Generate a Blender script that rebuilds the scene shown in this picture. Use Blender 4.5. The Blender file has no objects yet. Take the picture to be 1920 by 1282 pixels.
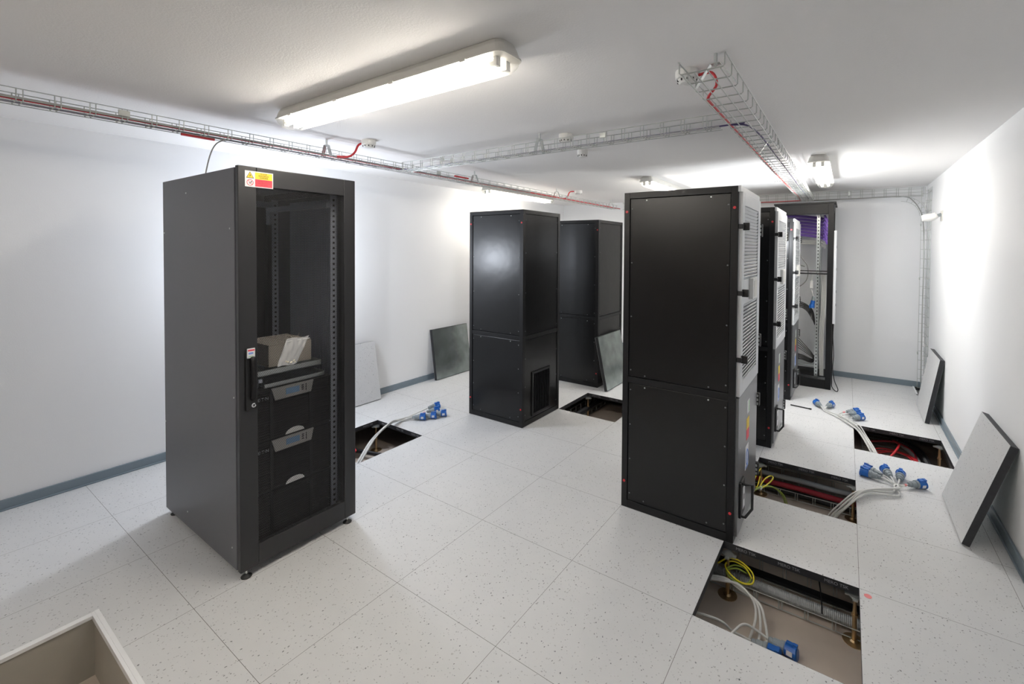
import bpy, math, random
import numpy as np
from mathutils import Vector, Matrix
random.seed(7)
S = bpy.context.scene
COL = S.collection

# ---------------------------------------------------------------- camera
F_PX, CX, CY = 847.46, 1015.6, 484.03
YAW, PITCH, ROLL = -0.59471, -0.02155, 0.007
CAMP = Vector((0.52662, -2.55834, 1.57583))
cy_, sy_ = math.cos(YAW), math.sin(YAW)
fwd = Vector((sy_, cy_, 0)); rgt = Vector((cy_, -sy_, 0)); upv = Vector((0, 0, 1))
f2 = fwd*math.cos(PITCH) + upv*math.sin(PITCH)
u2 = upv*math.cos(PITCH) - fwd*math.sin(PITCH)
r3 = rgt*math.cos(ROLL) + u2*math.sin(ROLL)
u3 = u2*math.cos(ROLL) - rgt*math.sin(ROLL)
cd = bpy.data.cameras.new('camera')
cd.sensor_fit = 'HORIZONTAL'; cd.sensor_width = 36.0
cd.lens = F_PX/1920*36.0
cd.shift_x = -(CX-960)/1920
cd.shift_y = (CY-641)/1920
cd.clip_start = 0.05
cam = bpy.data.objects.new('camera', cd); COL.objects.link(cam)
M = Matrix.Identity(4)
for i in range(3):
    M[i][0] = r3[i]; M[i][1] = u3[i]; M[i][2] = -f2[i]; M[i][3] = CAMP[i]
cam.matrix_world = M
S.camera = cam

# ---------------------------------------------------------------- world, lights, exposure
w = bpy.data.worlds.new('world'); S.world = w; w.use_nodes = True
w.node_tree.nodes['Background'].inputs[0].default_value = (0.75, 0.8, 0.9, 1)
w.node_tree.nodes['Background'].inputs[1].default_value = 0.3
S.view_settings.view_transform = 'Standard'
try: S.view_settings.look = 'None'
except Exception: pass
S.view_settings.gamma = 1
S.view_settings.use_curve_mapping = False
S.view_settings.exposure = 0.86

TUBE_POWER = 31.0
def flash(name, loc, power, col, r=0.07):
    l = bpy.data.lights.new(name, 'POINT'); l.energy = power; l.color = col; l.shadow_soft_size = r
    o = bpy.data.objects.new(name, l); o.location = loc; COL.objects.link(o); return o
# the photographer's work lights, standing behind the cabinets
flash('work_light_between_cabinets', (-0.15, 2.44, 1.66), 23, (0.92, 0.96, 1.0))
flash('work_light_behind_server_cabinet', (-3.15, -0.62, 1.46), 21, (0.84, 0.90, 1.0), 0.10)

# ---------------------------------------------------------------- materials
MATS = {}
def mat(name, col, rough=0.5, metal=0.0, spec=0.5, noise=None, bump=None, alpha=None, coat=0.0, emit=None):
    if name in MATS: return MATS[name]
    m = bpy.data.materials.new(name); m.use_nodes = True
    nt = m.node_tree; b = nt.nodes['Principled BSDF']
    c = (col[0], col[1], col[2], 1)
    b.inputs['Base Color'].default_value = c
    b.inputs['Roughness'].default_value = rough
    b.inputs['Metallic'].default_value = metal
    b.inputs['Specular IOR Level'].default_value = spec
    b.inputs['Coat Weight'].default_value = coat
    tc = nt.nodes.new('ShaderNodeTexCoord')
    if noise:
        sc, amt = noise
        n = nt.nodes.new('ShaderNodeTexNoise'); n.inputs['Scale'].default_value = sc; n.inputs['Detail'].default_value = 4
        mx = nt.nodes.new('ShaderNodeMix'); mx.data_type = 'RGBA'
        mx.inputs['A'].default_value = tuple(max(0, v*(1-amt)) for v in col)+(1,)
        mx.inputs['B'].default_value = tuple(min(1, v*(1+amt)) for v in col)+(1,)
        nt.links.new(tc.outputs['Object'], n.inputs['Vector'])
        nt.links.new(n.outputs['Fac'], mx.inputs['Factor'])
        nt.links.new(mx.outputs['Result'], b.inputs['Base Color'])
    if bump:
        sc, st, dist = bump
        n = nt.nodes.new('ShaderNodeTexNoise'); n.inputs['Scale'].default_value = sc; n.inputs['Detail'].default_value = 3
        bp = nt.nodes.new('ShaderNodeBump'); bp.inputs['Strength'].default_value = st; bp.inputs['Distance'].default_value = dist
        nt.links.new(tc.outputs['Object'], n.inputs['Vector'])
        nt.links.new(n.outputs['Fac'], bp.inputs['Height'])
        nt.links.new(bp.outputs['Normal'], b.inputs['Normal'])
    if alpha is not None: b.inputs['Alpha'].default_value = alpha
    if emit:
        b.inputs['Emission Color'].default_value = emit[0]+(1,)
        b.inputs['Emission Strength'].default_value = emit[1]
    MATS[name] = m
    return m

def tile_material(name, joints=True):
    m = bpy.data.materials.new(name); m.use_nodes = True
    nt = m.node_tree; L = nt.links; b = nt.nodes['Principled BSDF']
    tc = nt.nodes.new('ShaderNodeTexCoord')
    
    # soft mottling
    n0 = nt.nodes.new('ShaderNodeTexNoise'); n0.inputs['Scale'].default_value = 9; n0.inputs['Detail'].default_value = 5
    L.new(tc.outputs['Object'], n0.inputs['Vector'])
    mx0 = nt.nodes.new('ShaderNodeMix'); mx0.data_type = 'RGBA'
    mx0.inputs['A'].default_value = (0.65, 0.66, 0.67, 1); mx0.inputs['B'].default_value = (0.71, 0.715, 0.72, 1)
    L.new(n0.outputs['Fac'], mx0.inputs['Factor'])
    cur = mx0.outputs['Result']
    def chips(scale, thr, keep, colr, cur, stretch=(1, 1, 1), rot=0.0):
        mp = nt.nodes.new('ShaderNodeMapping'); mp.inputs['Scale'].default_value = stretch; mp.inputs['Rotation'].default_value = (rot, rot*0.6, rot)
        L.new(tc.outputs['Object'], mp.inputs['Vector'])
        nz = nt.nodes.new('ShaderNodeTexNoise'); nz.inputs['Scale'].default_value = 90
        L.new(mp.outputs['Vector'], nz.inputs['Vector'])
        ad = nt.nodes.new('ShaderNodeMix'); ad.data_type = 'RGBA'; ad.blend_type = 'ADD'; ad.inputs['Factor'].default_value = 0.012
        L.new(mp.outputs['Vector'], ad.inputs['A']); L.new(nz.outputs['Color'], ad.inputs['B'])
        v = nt.nodes.new('ShaderNodeTexVoronoi'); v.inputs['Scale'].default_value = scale; v.inputs['Randomness'].default_value = 1
        L.new(ad.outputs['Result'], v.inputs['Vector'])
        lt = nt.nodes.new('ShaderNodeMath'); lt.operation = 'LESS_THAN'; lt.inputs[1].default_value = thr
        L.new(v.outputs['Distance'], lt.inputs[0])
        sp = nt.nodes.new('ShaderNodeSeparateColor'); L.new(v.outputs['Color'], sp.inputs['Color'])
        gt = nt.nodes.new('ShaderNodeMath'); gt.operation = 'GREATER_THAN'; gt.inputs[1].default_value = keep
        L.new(sp.outputs['Red'], gt.inputs[0])
        mu = nt.nodes.new('ShaderNodeMath'); mu.operation = 'MULTIPLY'
        L.new(lt.outputs[0], mu.inputs[0]); L.new(gt.outputs[0], mu.inputs[1])
        # tone differs from chip to chip
        mr = nt.nodes.new('ShaderNodeMapRange'); mr.inputs['To Min'].default_value = 0.35; mr.inputs['To Max'].default_value = 1.0
        L.new(sp.outputs['Green'], mr.inputs['Value'])
        m2 = nt.nodes.new('ShaderNodeMath'); m2.operation = 'MULTIPLY'
        L.new(mu.outputs[0], m2.inputs[0]); L.new(mr.outputs[0], m2.inputs[1])
        mx = nt.nodes.new('ShaderNodeMix'); mx.data_type = 'RGBA'
        mx.inputs['B'].default_value = colr
        L.new(m2.outputs[0], mx.inputs['Factor']); L.new(cur, mx.inputs['A'])
        return mx.outputs['Result']
    cur = chips(66, 0.165, 0.50, (0.13, 0.14, 0.15, 1), cur, (1, 0.7, 1), 0.35)
    cur = chips(100, 0.17, 0.50, (0.24, 0.25, 0.26, 1), cur, (0.75, 1, 1), -0.5)
    cur = chips(48, 0.18, 0.72, (0.42, 0.42, 0.42, 1), cur, (1, 1, 1), 0.9)
    if joints:
        sx = nt.nodes.new('ShaderNodeSeparateXYZ'); L.new(tc.outputs['Object'], sx.inputs['Vector'])
        outs = []
        for ax in ('X', 'Y'):
            dv = nt.nodes.new('ShaderNodeMath'); dv.operation = 'DIVIDE'; dv.inputs[1].default_value = 0.6
            L.new(sx.outputs[ax], dv.inputs[0])
            ad = nt.nodes.new('ShaderNodeMath'); ad.operation = 'ADD'; ad.inputs[1].default_value = 100.5
            L.new(dv.outputs[0], ad.inputs[0])
            fr = nt.nodes.new('ShaderNodeMath'); fr.operation = 'FRACT'; L.new(ad.outputs[0], fr.inputs[0])
            sb = nt.nodes.new('ShaderNodeMath'); sb.operation = 'SUBTRACT'; sb.inputs[1].default_value = 0.5
            L.new(fr.outputs[0], sb.inputs[0])
            ab = nt.nodes.new('ShaderNodeMath'); ab.operation = 'ABSOLUTE'; L.new(sb.outputs[0], ab.inputs[0])
            lt = nt.nodes.new('ShaderNodeMath'); lt.operation = 'LESS_THAN'; lt.inputs[1].default_value = 0.0016
            L.new(ab.outputs[0], lt.inputs[0]); outs.append(lt.outputs[0])
        mxm = nt.nodes.new('ShaderNodeMath'); mxm.operation = 'MAXIMUM'
        L.new(outs[0], mxm.inputs[0]); L.new(outs[1], mxm.inputs[1])
        mx = nt.nodes.new('ShaderNodeMix'); mx.data_type = 'RGBA'; mx.inputs['B'].default_value = (0.17, 0.17, 0.17, 1)
        L.new(mxm.outputs[0], mx.inputs['Factor']); L.new(cur, mx.inputs['A'])
        cur = mx.outputs['Result']
    L.new(cur, b.inputs['Base Color'])
    b.inputs['Roughness'].default_value = 0.42
    b.inputs['Specular IOR Level'].default_value = 0.4
    MATS[name] = m
    return m
TILE = tile_material('speckled_vinyl_floor')
TILE_L = tile_material('speckled_vinyl_tile', False)

WALL = mat('white_wall_paint', (0.885, 0.895, 0.91), 0.85, bump=(160, 0.15, 0.002))
CEIL = mat('ceiling_paint', (0.875, 0.865, 0.855), 0.9, bump=(140, 0.3, 0.003))
SUBF = mat('painted_subfloor', (0.60, 0.52, 0.45), 0.6, noise=(5, 0.12))
BASEB = mat('grey_skirting_vinyl', (0.20, 0.25, 0.29), 0.45)
TEDGE = mat('black_tile_edge', (0.025, 0.026, 0.03), 0.5, noise=(60, 0.4))
TBOT = mat('galvanised_tile_back', (0.38, 0.43, 0.42), 0.24, 0.9, noise=(7, 0.6), bump=(5, 0.15, 0.01))
BLK = mat('black_powder_coat', (0.004, 0.004, 0.0045), 0.29, spec=0.45, bump=(4, 0.12, 0.02))
BLKF = mat('black_frame_coat', (0.008, 0.008, 0.009), 0.42, spec=0.35)
BLKM = mat('matte_black_coat', (0.012, 0.012, 0.013), 0.55)
R1M = mat('textured_graphite_coat', (0.11, 0.11, 0.125), 0.42, bump=(400, 0.08, 0.001))
DARK = mat('dark_interior', (0.012, 0.012, 0.013), 0.7)
GREYP = mat('light_grey_coat', (0.66, 0.68, 0.70), 0.42)
GREYD = mat('dark_grey_door_coat', (0.20, 0.205, 0.215), 0.34, 0.5)
ZINC = mat('zinc_plated_steel', (0.62, 0.65, 0.64), 0.32, 0.9)
ZINCD = mat('galvanised_wire', (0.50, 0.52, 0.50), 0.40, 0.45)
BRASS = mat('yellow_zinc_steel', (0.50, 0.36, 0.20), 0.35, 0.85)
CHROME = mat('chrome', (0.8, 0.8, 0.8), 0.15, 1.0)
RED = mat('red_plastic', (0.62, 0.035, 0.045), 0.4)
REDD = mat('dark_red_sleeve', (0.36, 0.02, 0.035), 0.4)
BLUE = mat('blue_plug_plastic', (0.012, 0.13, 0.50), 0.32)
GREYC = mat('grey_plug_plastic', (0.27, 0.31, 0.33), 0.4)
WCAB = mat('white_cable_sheath', (0.70, 0.70, 0.68), 0.45)
GCAB = mat('grey_cable_sheath', (0.33, 0.33, 0.32), 0.5)
BCAB = mat('black_cable_sheath', (0.015, 0.015, 0.017), 0.4)
PCAB = mat('purple_cable_sheath', (0.25, 0.14, 0.55), 0.45)
PDRK = mat('violet_conduit', (0.05, 0.035, 0.13), 0.45)
YGC = mat('yellow_wire_sheath', (0.72, 0.62, 0.03), 0.4)
GGC = mat('green_yellow_wire_sheath', (0.28, 0.38, 0.05), 0.4)
WPL = mat('white_plastic', (0.76, 0.76, 0.74), 0.4)
LWPL = mat('off_white_housing', (0.68, 0.67, 0.63), 0.5)
WPAP = mat('white_paper', (0.8, 0.8, 0.82), 0.6)
CARD = mat('beige_cardboard', (0.42, 0.38, 0.33), 0.8)
BEIGE = mat('pit_lining_board', (0.40, 0.38, 0.33), 0.6, noise=(4, 0.12))
RIM = mat('white_trim_profile', (0.90, 0.91, 0.92), 0.4)
SILV = mat('silver_panel', (0.36, 0.35, 0.34), 0.35, 0.5)
LCD = mat('blue_lcd', (0.18, 0.30, 0.48), 0.25)
YEL = mat('warning_yellow', (0.86, 0.62, 0.03), 0.5)
REDL = mat('warning_red', (0.78, 0.06, 0.09), 0.5)
BLKI = mat('black_ink', (0.02, 0.02, 0.02), 0.6)
DRED = mat('dark_red_ink', (0.40, 0.02, 0.04), 0.6)
GRNI = mat('label_green', (0.45, 0.65, 0.45), 0.5)
BLUI = mat('label_blue', (0.22, 0.34, 0.72), 0.5)
PINK = mat('pink_dot_sticker', (0.80, 0.23, 0.24), 0.5)
TXTG = mat('printed_grey_lettering', (0.30, 0.31, 0.33), 0.6)
HOSE = mat('grey_corrugated_hose', (0.42, 0.44, 0.45), 0.5)
WPANEL = mat('white_enamel_panel', (0.75, 0.77, 0.8), 0.3)

TUBEM = bpy.data.materials.new('fluorescent_tube'); TUBEM.use_nodes = True
_b = TUBEM.node_tree.nodes['Principled BSDF']
_b.inputs['Emission Color'].default_value = (1.0, 0.93, 0.85, 1); _b.inputs['Emission Strength'].default_value = TUBE_POWER

def clear_mat(name, tint, gl, rough):
    m = bpy.data.materials.new(name); m.use_nodes = True
    nt = m.node_tree; nt.nodes.clear()
    o = nt.nodes.new('ShaderNodeOutputMaterial'); t = nt.nodes.new('ShaderNodeBsdfTransparent'); g = nt.nodes.new('ShaderNodeBsdfPrincipled')
    t.inputs['Color'].default_value = tint+(1,)
    g.inputs['Base Color'].default_value = (0.8, 0.8, 0.8, 1); g.inputs['Roughness'].default_value = rough
    mx = nt.nodes.new('ShaderNodeMixShader'); mx.inputs[0].default_value = gl
    nt.links.new(t.outputs[0], mx.inputs[1]); nt.links.new(g.outputs[0], mx.inputs[2]); nt.links.new(mx.outputs[0], o.inputs[0])
    return m
DIFF = clear_mat('prismatic_diffuser', (0.97, 0.97, 0.95), 0.16, 0.25)
BAGM = clear_mat('clear_plastic_bag', (0.92, 0.94, 0.96), 0.42, 0.18)
# ---------------------------------------------------------------- builders
def thing(name, label, cat, loc=(0, 0, 0), group=None, rotz=0):
    o = bpy.data.objects.new(name, None); o.empty_display_size = 0.1
    o.location = loc; o.rotation_euler = (0, 0, rotz); COL.objects.link(o)
    o['label'] = label; o['category'] = cat
    if group: o['group'] = group
    return o
def tag(o, label=None, cat=None, group=None, kind=None):
    if label: o['label'] = label
    if cat: o['category'] = cat
    if group: o['group'] = group
    if kind: o['kind'] = kind
    return o
def origin_of(o):
    v = Vector((0, 0, 0))
    while o: v += o.location; o = o.parent
    return v

class MB:
    def __init__(s): s.v = []; s.f = []; s.m = []; s.cm = 0; s.mats = []
    def use(s, m):
        if m not in s.mats: s.mats.append(m)
        s.cm = s.mats.index(m); return s
    def add(s, vs, fs):
        b = len(s.v); s.v += [tuple(v) for v in vs]
        for f in fs: s.f.append(tuple(b+i for i in f)); s.m.append(s.cm)
        return s
    def box(s, x0, y0, z0, x1, y1, z1):
        if x0 > x1: x0, x1 = x1, x0
        if y0 > y1: y0, y1 = y1, y0
        if z0 > z1: z0, z1 = z1, z0
        return s.add([(x0, y0, z0), (x1, y0, z0), (x1, y1, z0), (x0, y1, z0), (x0, y0, z1), (x1, y0, z1), (x1, y1, z1), (x0, y1, z1)],
                     [(0, 3, 2, 1), (4, 5, 6, 7), (0, 1, 5, 4), (1, 2, 6, 5), (2, 3, 7, 6), (3, 0, 4, 7)])
    def bar(s, p, q, wdt, th, up=(0, 0, 1)):
        p = Vector(p); q = Vector(q); d = (q-p).normalized(); up = Vector(up)
        a = d.cross(up)
        if a.length < 1e-4: a = d.cross(Vector((1, 0, 0)))
        a.normalize(); b = a.cross(d).normalized()
        vs = []
        for e in (p, q):
            for i, j in ((-1, -1), (1, -1), (1, 1), (-1, 1)): vs.append(e+a*(i*wdt/2)+b*(j*th/2))
        return s.add(vs, [(0, 1, 2, 3), (7, 6, 5, 4), (0, 4, 5, 1), (1, 5, 6, 2), (2, 6, 7, 3), (3, 7, 4, 0)])
    def quad(s, a, b, c, d): return s.add([a, b, c, d], [(0, 1, 2, 3)])
    def tube(s, pts, r, n=8, cap=True, radii=None, closed=False):
        P = [Vector(p) for p in pts]; k = len(P); vs = []; prev = None
        for i, p in enumerate(P):
            if closed: t = (P[(i+1) % k]-P[i-1])
            else: t = P[min(i+1, k-1)]-P[max(i-1, 0)]
            if t.length < 1e-9: t = Vector((0, 0, 1))
            t.normalize()
            if prev is None:
                a = t.cross(Vector((0, 0, 1)))
                if a.length < 0.05: a = t.cross(Vector((1, 0, 0)))
            else: a = prev - t*prev.dot(t)
            a.normalize(); prev = a; b = t.cross(a)
            rr = radii[i] if radii else r
            for j in range(n):
                th = 2*math.pi*j/n; vs.append(p+a*(rr*math.cos(th))+b*(rr*math.sin(th)))
        fs = []
        for i in range(k if closed else k-1):
            i2 = (i+1) % k
            for j in range(n):
                j2 = (j+1) % n; fs.append((i*n+j, i*n+j2, i2*n+j2, i2*n+j))
        if cap and not closed:
            fs.append(tuple(range(n-1, -1, -1))); fs.append(tuple((k-1)*n+j for j in range(n)))
        return s.add(vs, fs)
    def cyl(s, p, q, r, n=16, r2=None): return s.tube([p, q], r, n, True, [r, r if r2 is None else r2])
    def lathe(s, base, axis, prof, n=20):
        axis = Vector(axis).normalized(); b = Vector(base)
        return s.tube([b+axis*h+axis*(1e-5*i) for i, (h, r) in enumerate(prof)], 1, n, True, [max(r, 1e-4) for h, r in prof])
    def poly(s, pts, ext):
        # pts: planar outline, ext: extrusion vector
        n = len(pts); e = Vector(ext); a = [Vector(p) for p in pts]
        return s.add(a+[p+e for p in a], [tuple(range(n-1, -1, -1)), tuple(range(n, 2*n))]+[(i, (i+1) % n, n+(i+1) % n, n+i) for i in range(n)])
    def build(s, name, m=None, parent=None, bevel=0.0, smooth=False, local=False):
        me = bpy.data.meshes.new(name)
        off = Vector((0, 0, 0)) if (parent is None or local) else origin_of(parent)
        me.from_pydata([(v[0]-off.x, v[1]-off.y, v[2]-off.z) for v in s.v], [], s.f)
        if s.mats:
            for mm in s.mats: me.materials.append(mm)
            me.polygons.foreach_set('material_index', s.m)
        else: me.materials.append(m)
        if smooth: me.polygons.foreach_set('use_smooth', [True]*len(me.polygons))
        me.update()
        o = bpy.data.objects.new(name, me); COL.objects.link(o)
        if parent: o.parent = parent
        if bevel:
            b = o.modifiers.new('bevel', 'BEVEL'); b.width = bevel; b.segments = 2; b.limit_method = 'ANGLE'
        return o
def B(x0, y0, z0, x1, y1, z1): return MB().box(x0, y0, z0, x1, y1, z1)
def single(mb, name, m, label, cat, group=None, kind=None, base=None, **k):
    # a thing made of one mesh, its origin at its base
    vs = np.array([tuple(v) for v in mb.v]); lo = vs.min(0); hi = vs.max(0)
    c = Vector(base) if base else Vector(((lo[0]+hi[0])/2, (lo[1]+hi[1])/2, lo[2]))
    mb.v = [(v[0]-c.x, v[1]-c.y, v[2]-c.z) for v in mb.v]
    o = mb.build(name, m, **k); o.location = c
    return tag(o, label, cat, group, kind)
def struct(name, mb, m, **k):
    o = mb.build(name, m, **k); o['kind'] = 'structure'; return o
def spline(pts, n=8):
    P = [Vector(p) for p in pts]; out = []
    for i in range(len(P)-1):
        p0 = P[i-1] if i > 0 else P[0]*2-P[1]; p1 = P[i]; p2 = P[i+1]; p3 = P[i+2] if i+2 < len(P) else P[-1]*2-P[-2]
        for k in range(n):
            t = k/n
            out.append(0.5*((2*p1)+(-p0+p2)*t+(2*p0-5*p1+4*p2-p3)*t*t+(-p0+3*p1-3*p2+p3)*t**3))
    out.append(P[-1]); return out
def text(body, loc, size, m, parent, face='+x', align='CENTER', name='lettering', ext=0.0003):
    c = bpy.data.curves.new(name, 'FONT'); c.body = body; c.size = size; c.extrude = ext
    c.align_x = align; c.align_y = 'CENTER'; c.materials.append(m)
    tmp = bpy.data.objects.new('tmp', c); COL.objects.link(tmp)
    me = bpy.data.meshes.new_from_object(tmp); bpy.data.objects.remove(tmp)
    me.materials.clear(); me.materials.append(m)
    o = bpy.data.objects.new(name, me); COL.objects.link(o)
    H = math.pi/2
    o.rotation_euler = {'+x': (H, 0, H), '-y': (H, 0, 0), '-x': (H, 0, -H), '+z': (0, 0, 0)}[face]
    o.parent = parent; o.location = Vector(loc)-(origin_of(parent) if parent else Vector((0, 0, 0)))
    return o

# ---------------------------------------------------------------- room shell
XL, XR, YB, YF, CZ, SZ = -3.60, 1.27, 4.218, -4.2, 2.325, -0.26
T = 0.15
struct('wall_left', B(XL-T, YF-T, SZ-0.1, XL, YB+T, CZ+T), WALL)
struct('wall_right', B(XR, YF-T, SZ-0.1, XR+T, YB+T, CZ+T), WALL)
struct('wall_back', B(XL, YB, SZ-0.1, XR, YB+T, CZ+T), WALL)
struct('wall_front', B(XL, YF-T, SZ-0.1, XR, YF, CZ+T), WALL)
refl = B(-2.7, YF+0.0005, 0.0, -0.2, YF+0.04, 2.12)  # unseen dark panel, added so the black cabinet faces reflect something dark
struct('dark_reflection_panel', refl, mat('reflection_panel_brown', (0.10, 0.06, 0.04), 0.6, noise=(3, 0.3)), bevel=0.004)
struct('ceiling', B(XL, YF, CZ, XR, YB, CZ+T), CEIL)
struct('floor', B(XL, YF, SZ-0.1, XR, YB, SZ), SUBF)
HOLES = [(0, -0.6, 0.6, 0), (0, 0.6, 0.6, 1.2), (0.6, 1.8, 1.2, 2.4), (-1.8, 1.2, -1.2, 1.8), (-3.0, -0.6, -2.4, 0),
         (-2.128, -3.2, -0.9, -2.034), (1.195, 3.84, 1.268, 4.206)]
xs = sorted(set([XL, XR]+[v for h in HOLES for v in (h[0], h[2])])); ys = sorted(set([YF, YB]+[v for h in HOLES for v in (h[1], h[3])]))
def solid(i, j):
    if i < 0 or j < 0 or i >= len(xs)-1 or j >= len(ys)-1: return True
    cx, cy = (xs[i]+xs[i+1])/2, (ys[j]+ys[j+1])/2
    return not any(h[0] < cx < h[2] and h[1] < cy < h[3] for h in HOLES)
fl = MB(); TH = -0.036
fl.use(TILE); fl.use(TEDGE)
for i in range(len(xs)-1):
    for j in range(len(ys)-1):
        if not solid(i, j): continue
        a, b, c, d = xs[i], ys[j], xs[i+1], ys[j+1]
        fl.use(TILE).quad((a, b, 0), (c, b, 0), (c, d, 0), (a, d, 0))
        fl.use(TEDGE).quad((a, d, TH), (c, d, TH), (c, b, TH), (a, b, TH))
        if not solid(i-1, j): fl.quad((a, b, TH), (a, b, 0), (a, d, 0), (a, d, TH))
        if not solid(i+1, j): fl.quad((c, d, TH), (c, d, 0), (c, b, 0), (c, b, TH))
        if not solid(i, j-1): fl.quad((a, b, TH), (c, b, TH), (c, b, 0), (a, b, 0))
        if not solid(i, j+1): fl.quad((c, d, TH), (a, d, TH), (a, d, 0), (c, d, 0))
flo = struct('floor', fl, None)
# product lettering printed on the visible tile edges
for (x0, y0, x1, y1) in HOLES[:5]:
    for k in range(3): text('MERO TSK', (x0+0.11+k*0.2, y1-0.0006, -0.018), 0.021, TXTG, flo, '-y')
for k in range(3): text('MERO TSK', (-3.0+0.0006, -0.1-k*0.2, -0.018), 0.021, TXTG, flo, '+x')
struct('baseboard_left', B(XL, YF, 0, XL+0.013, YB, 0.064).box(XL, YF, 0, XL+0.022, YB, 0.010), BASEB, bevel=0.003)
struct('baseboard_right', B(XR-0.013, YF, 0, XR, YB, 0.064).box(XR-0.022, YF, 0, XR, 3.84, 0.010), BASEB, bevel=0.003)
struct('baseboard_back', B(XL+0.013, YB-0.013, 0, XR-0.013, YB, 0.064).box(XL+0.013, YB-0.022, 0, 1.19, YB, 0.010), BASEB, bevel=0.003)
# lined pit in the floor, white profile round its edge
struct('trim_1', B(-2.128, -2.052, SZ, -0.9, -2.036, -0.012), BEIGE)
struct('trim_2', B(-2.126, -3.2, SZ, -2.108, -2.052, -0.012), BEIGE)
struct('trim_3', B(-2.131, -2.058, -0.02, -0.9, -2.033, 0.0025).box(-2.131, -2.0475, -0.02, -0.9, -2.033, 0.0045), RIM, bevel=0.0008)
struct('trim_4', B(-2.131, -3.2, -0.012, -2.104, -2.058, 0.0025), RIM, bevel=0.0008)
struct('trim_5', B(1.180, 3.83, -0.02, 1.196, 4.20, 0.006).box(1.18, 3.83, -0.02, 1.258, 3.845, 0.006), RIM)
mb = MB(); mb.cyl((-1.99, -2.0535, -0.12), (-1.99, -2.0515, -0.12), 0.003, 8)
# ---------------------------------------------------------------- tall equipment cabinets
def screw_mesh(r, axis):
    m = MB(); a = Vector(axis)
    m.lathe((0, 0, 0), a, [(0, r), (0.0015, r), (0.003, r*0.55)], 10)
    me = m.build('screw', ZINC); mesh = me.data; bpy.data.objects.remove(me); return mesh
SCR_Y = screw_mesh(0.0045, (0, -1, 0)); SCR_X = screw_mesh(0.0045, (1, 0, 0)); 
SCRD_Y = SCR_Y.copy(); SCRD_Y.materials[0] = GREYD; SCRD_X = SCR_X.copy(); SCRD_X.materials[0] = GREYD
def put(mesh, name, loc, parent):
    o = bpy.data.objects.new(name, mesh); COL.objects.link(o); o.parent = parent; o.location = Vector(loc)-origin_of(parent); return o
def ring(mb, c, axis, R, r):
    mb.lathe(Vector(c), axis, [(0, R), (0.003, R), (0.0045, R*0.6), (0.0025, R*0.45)], 14)

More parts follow.
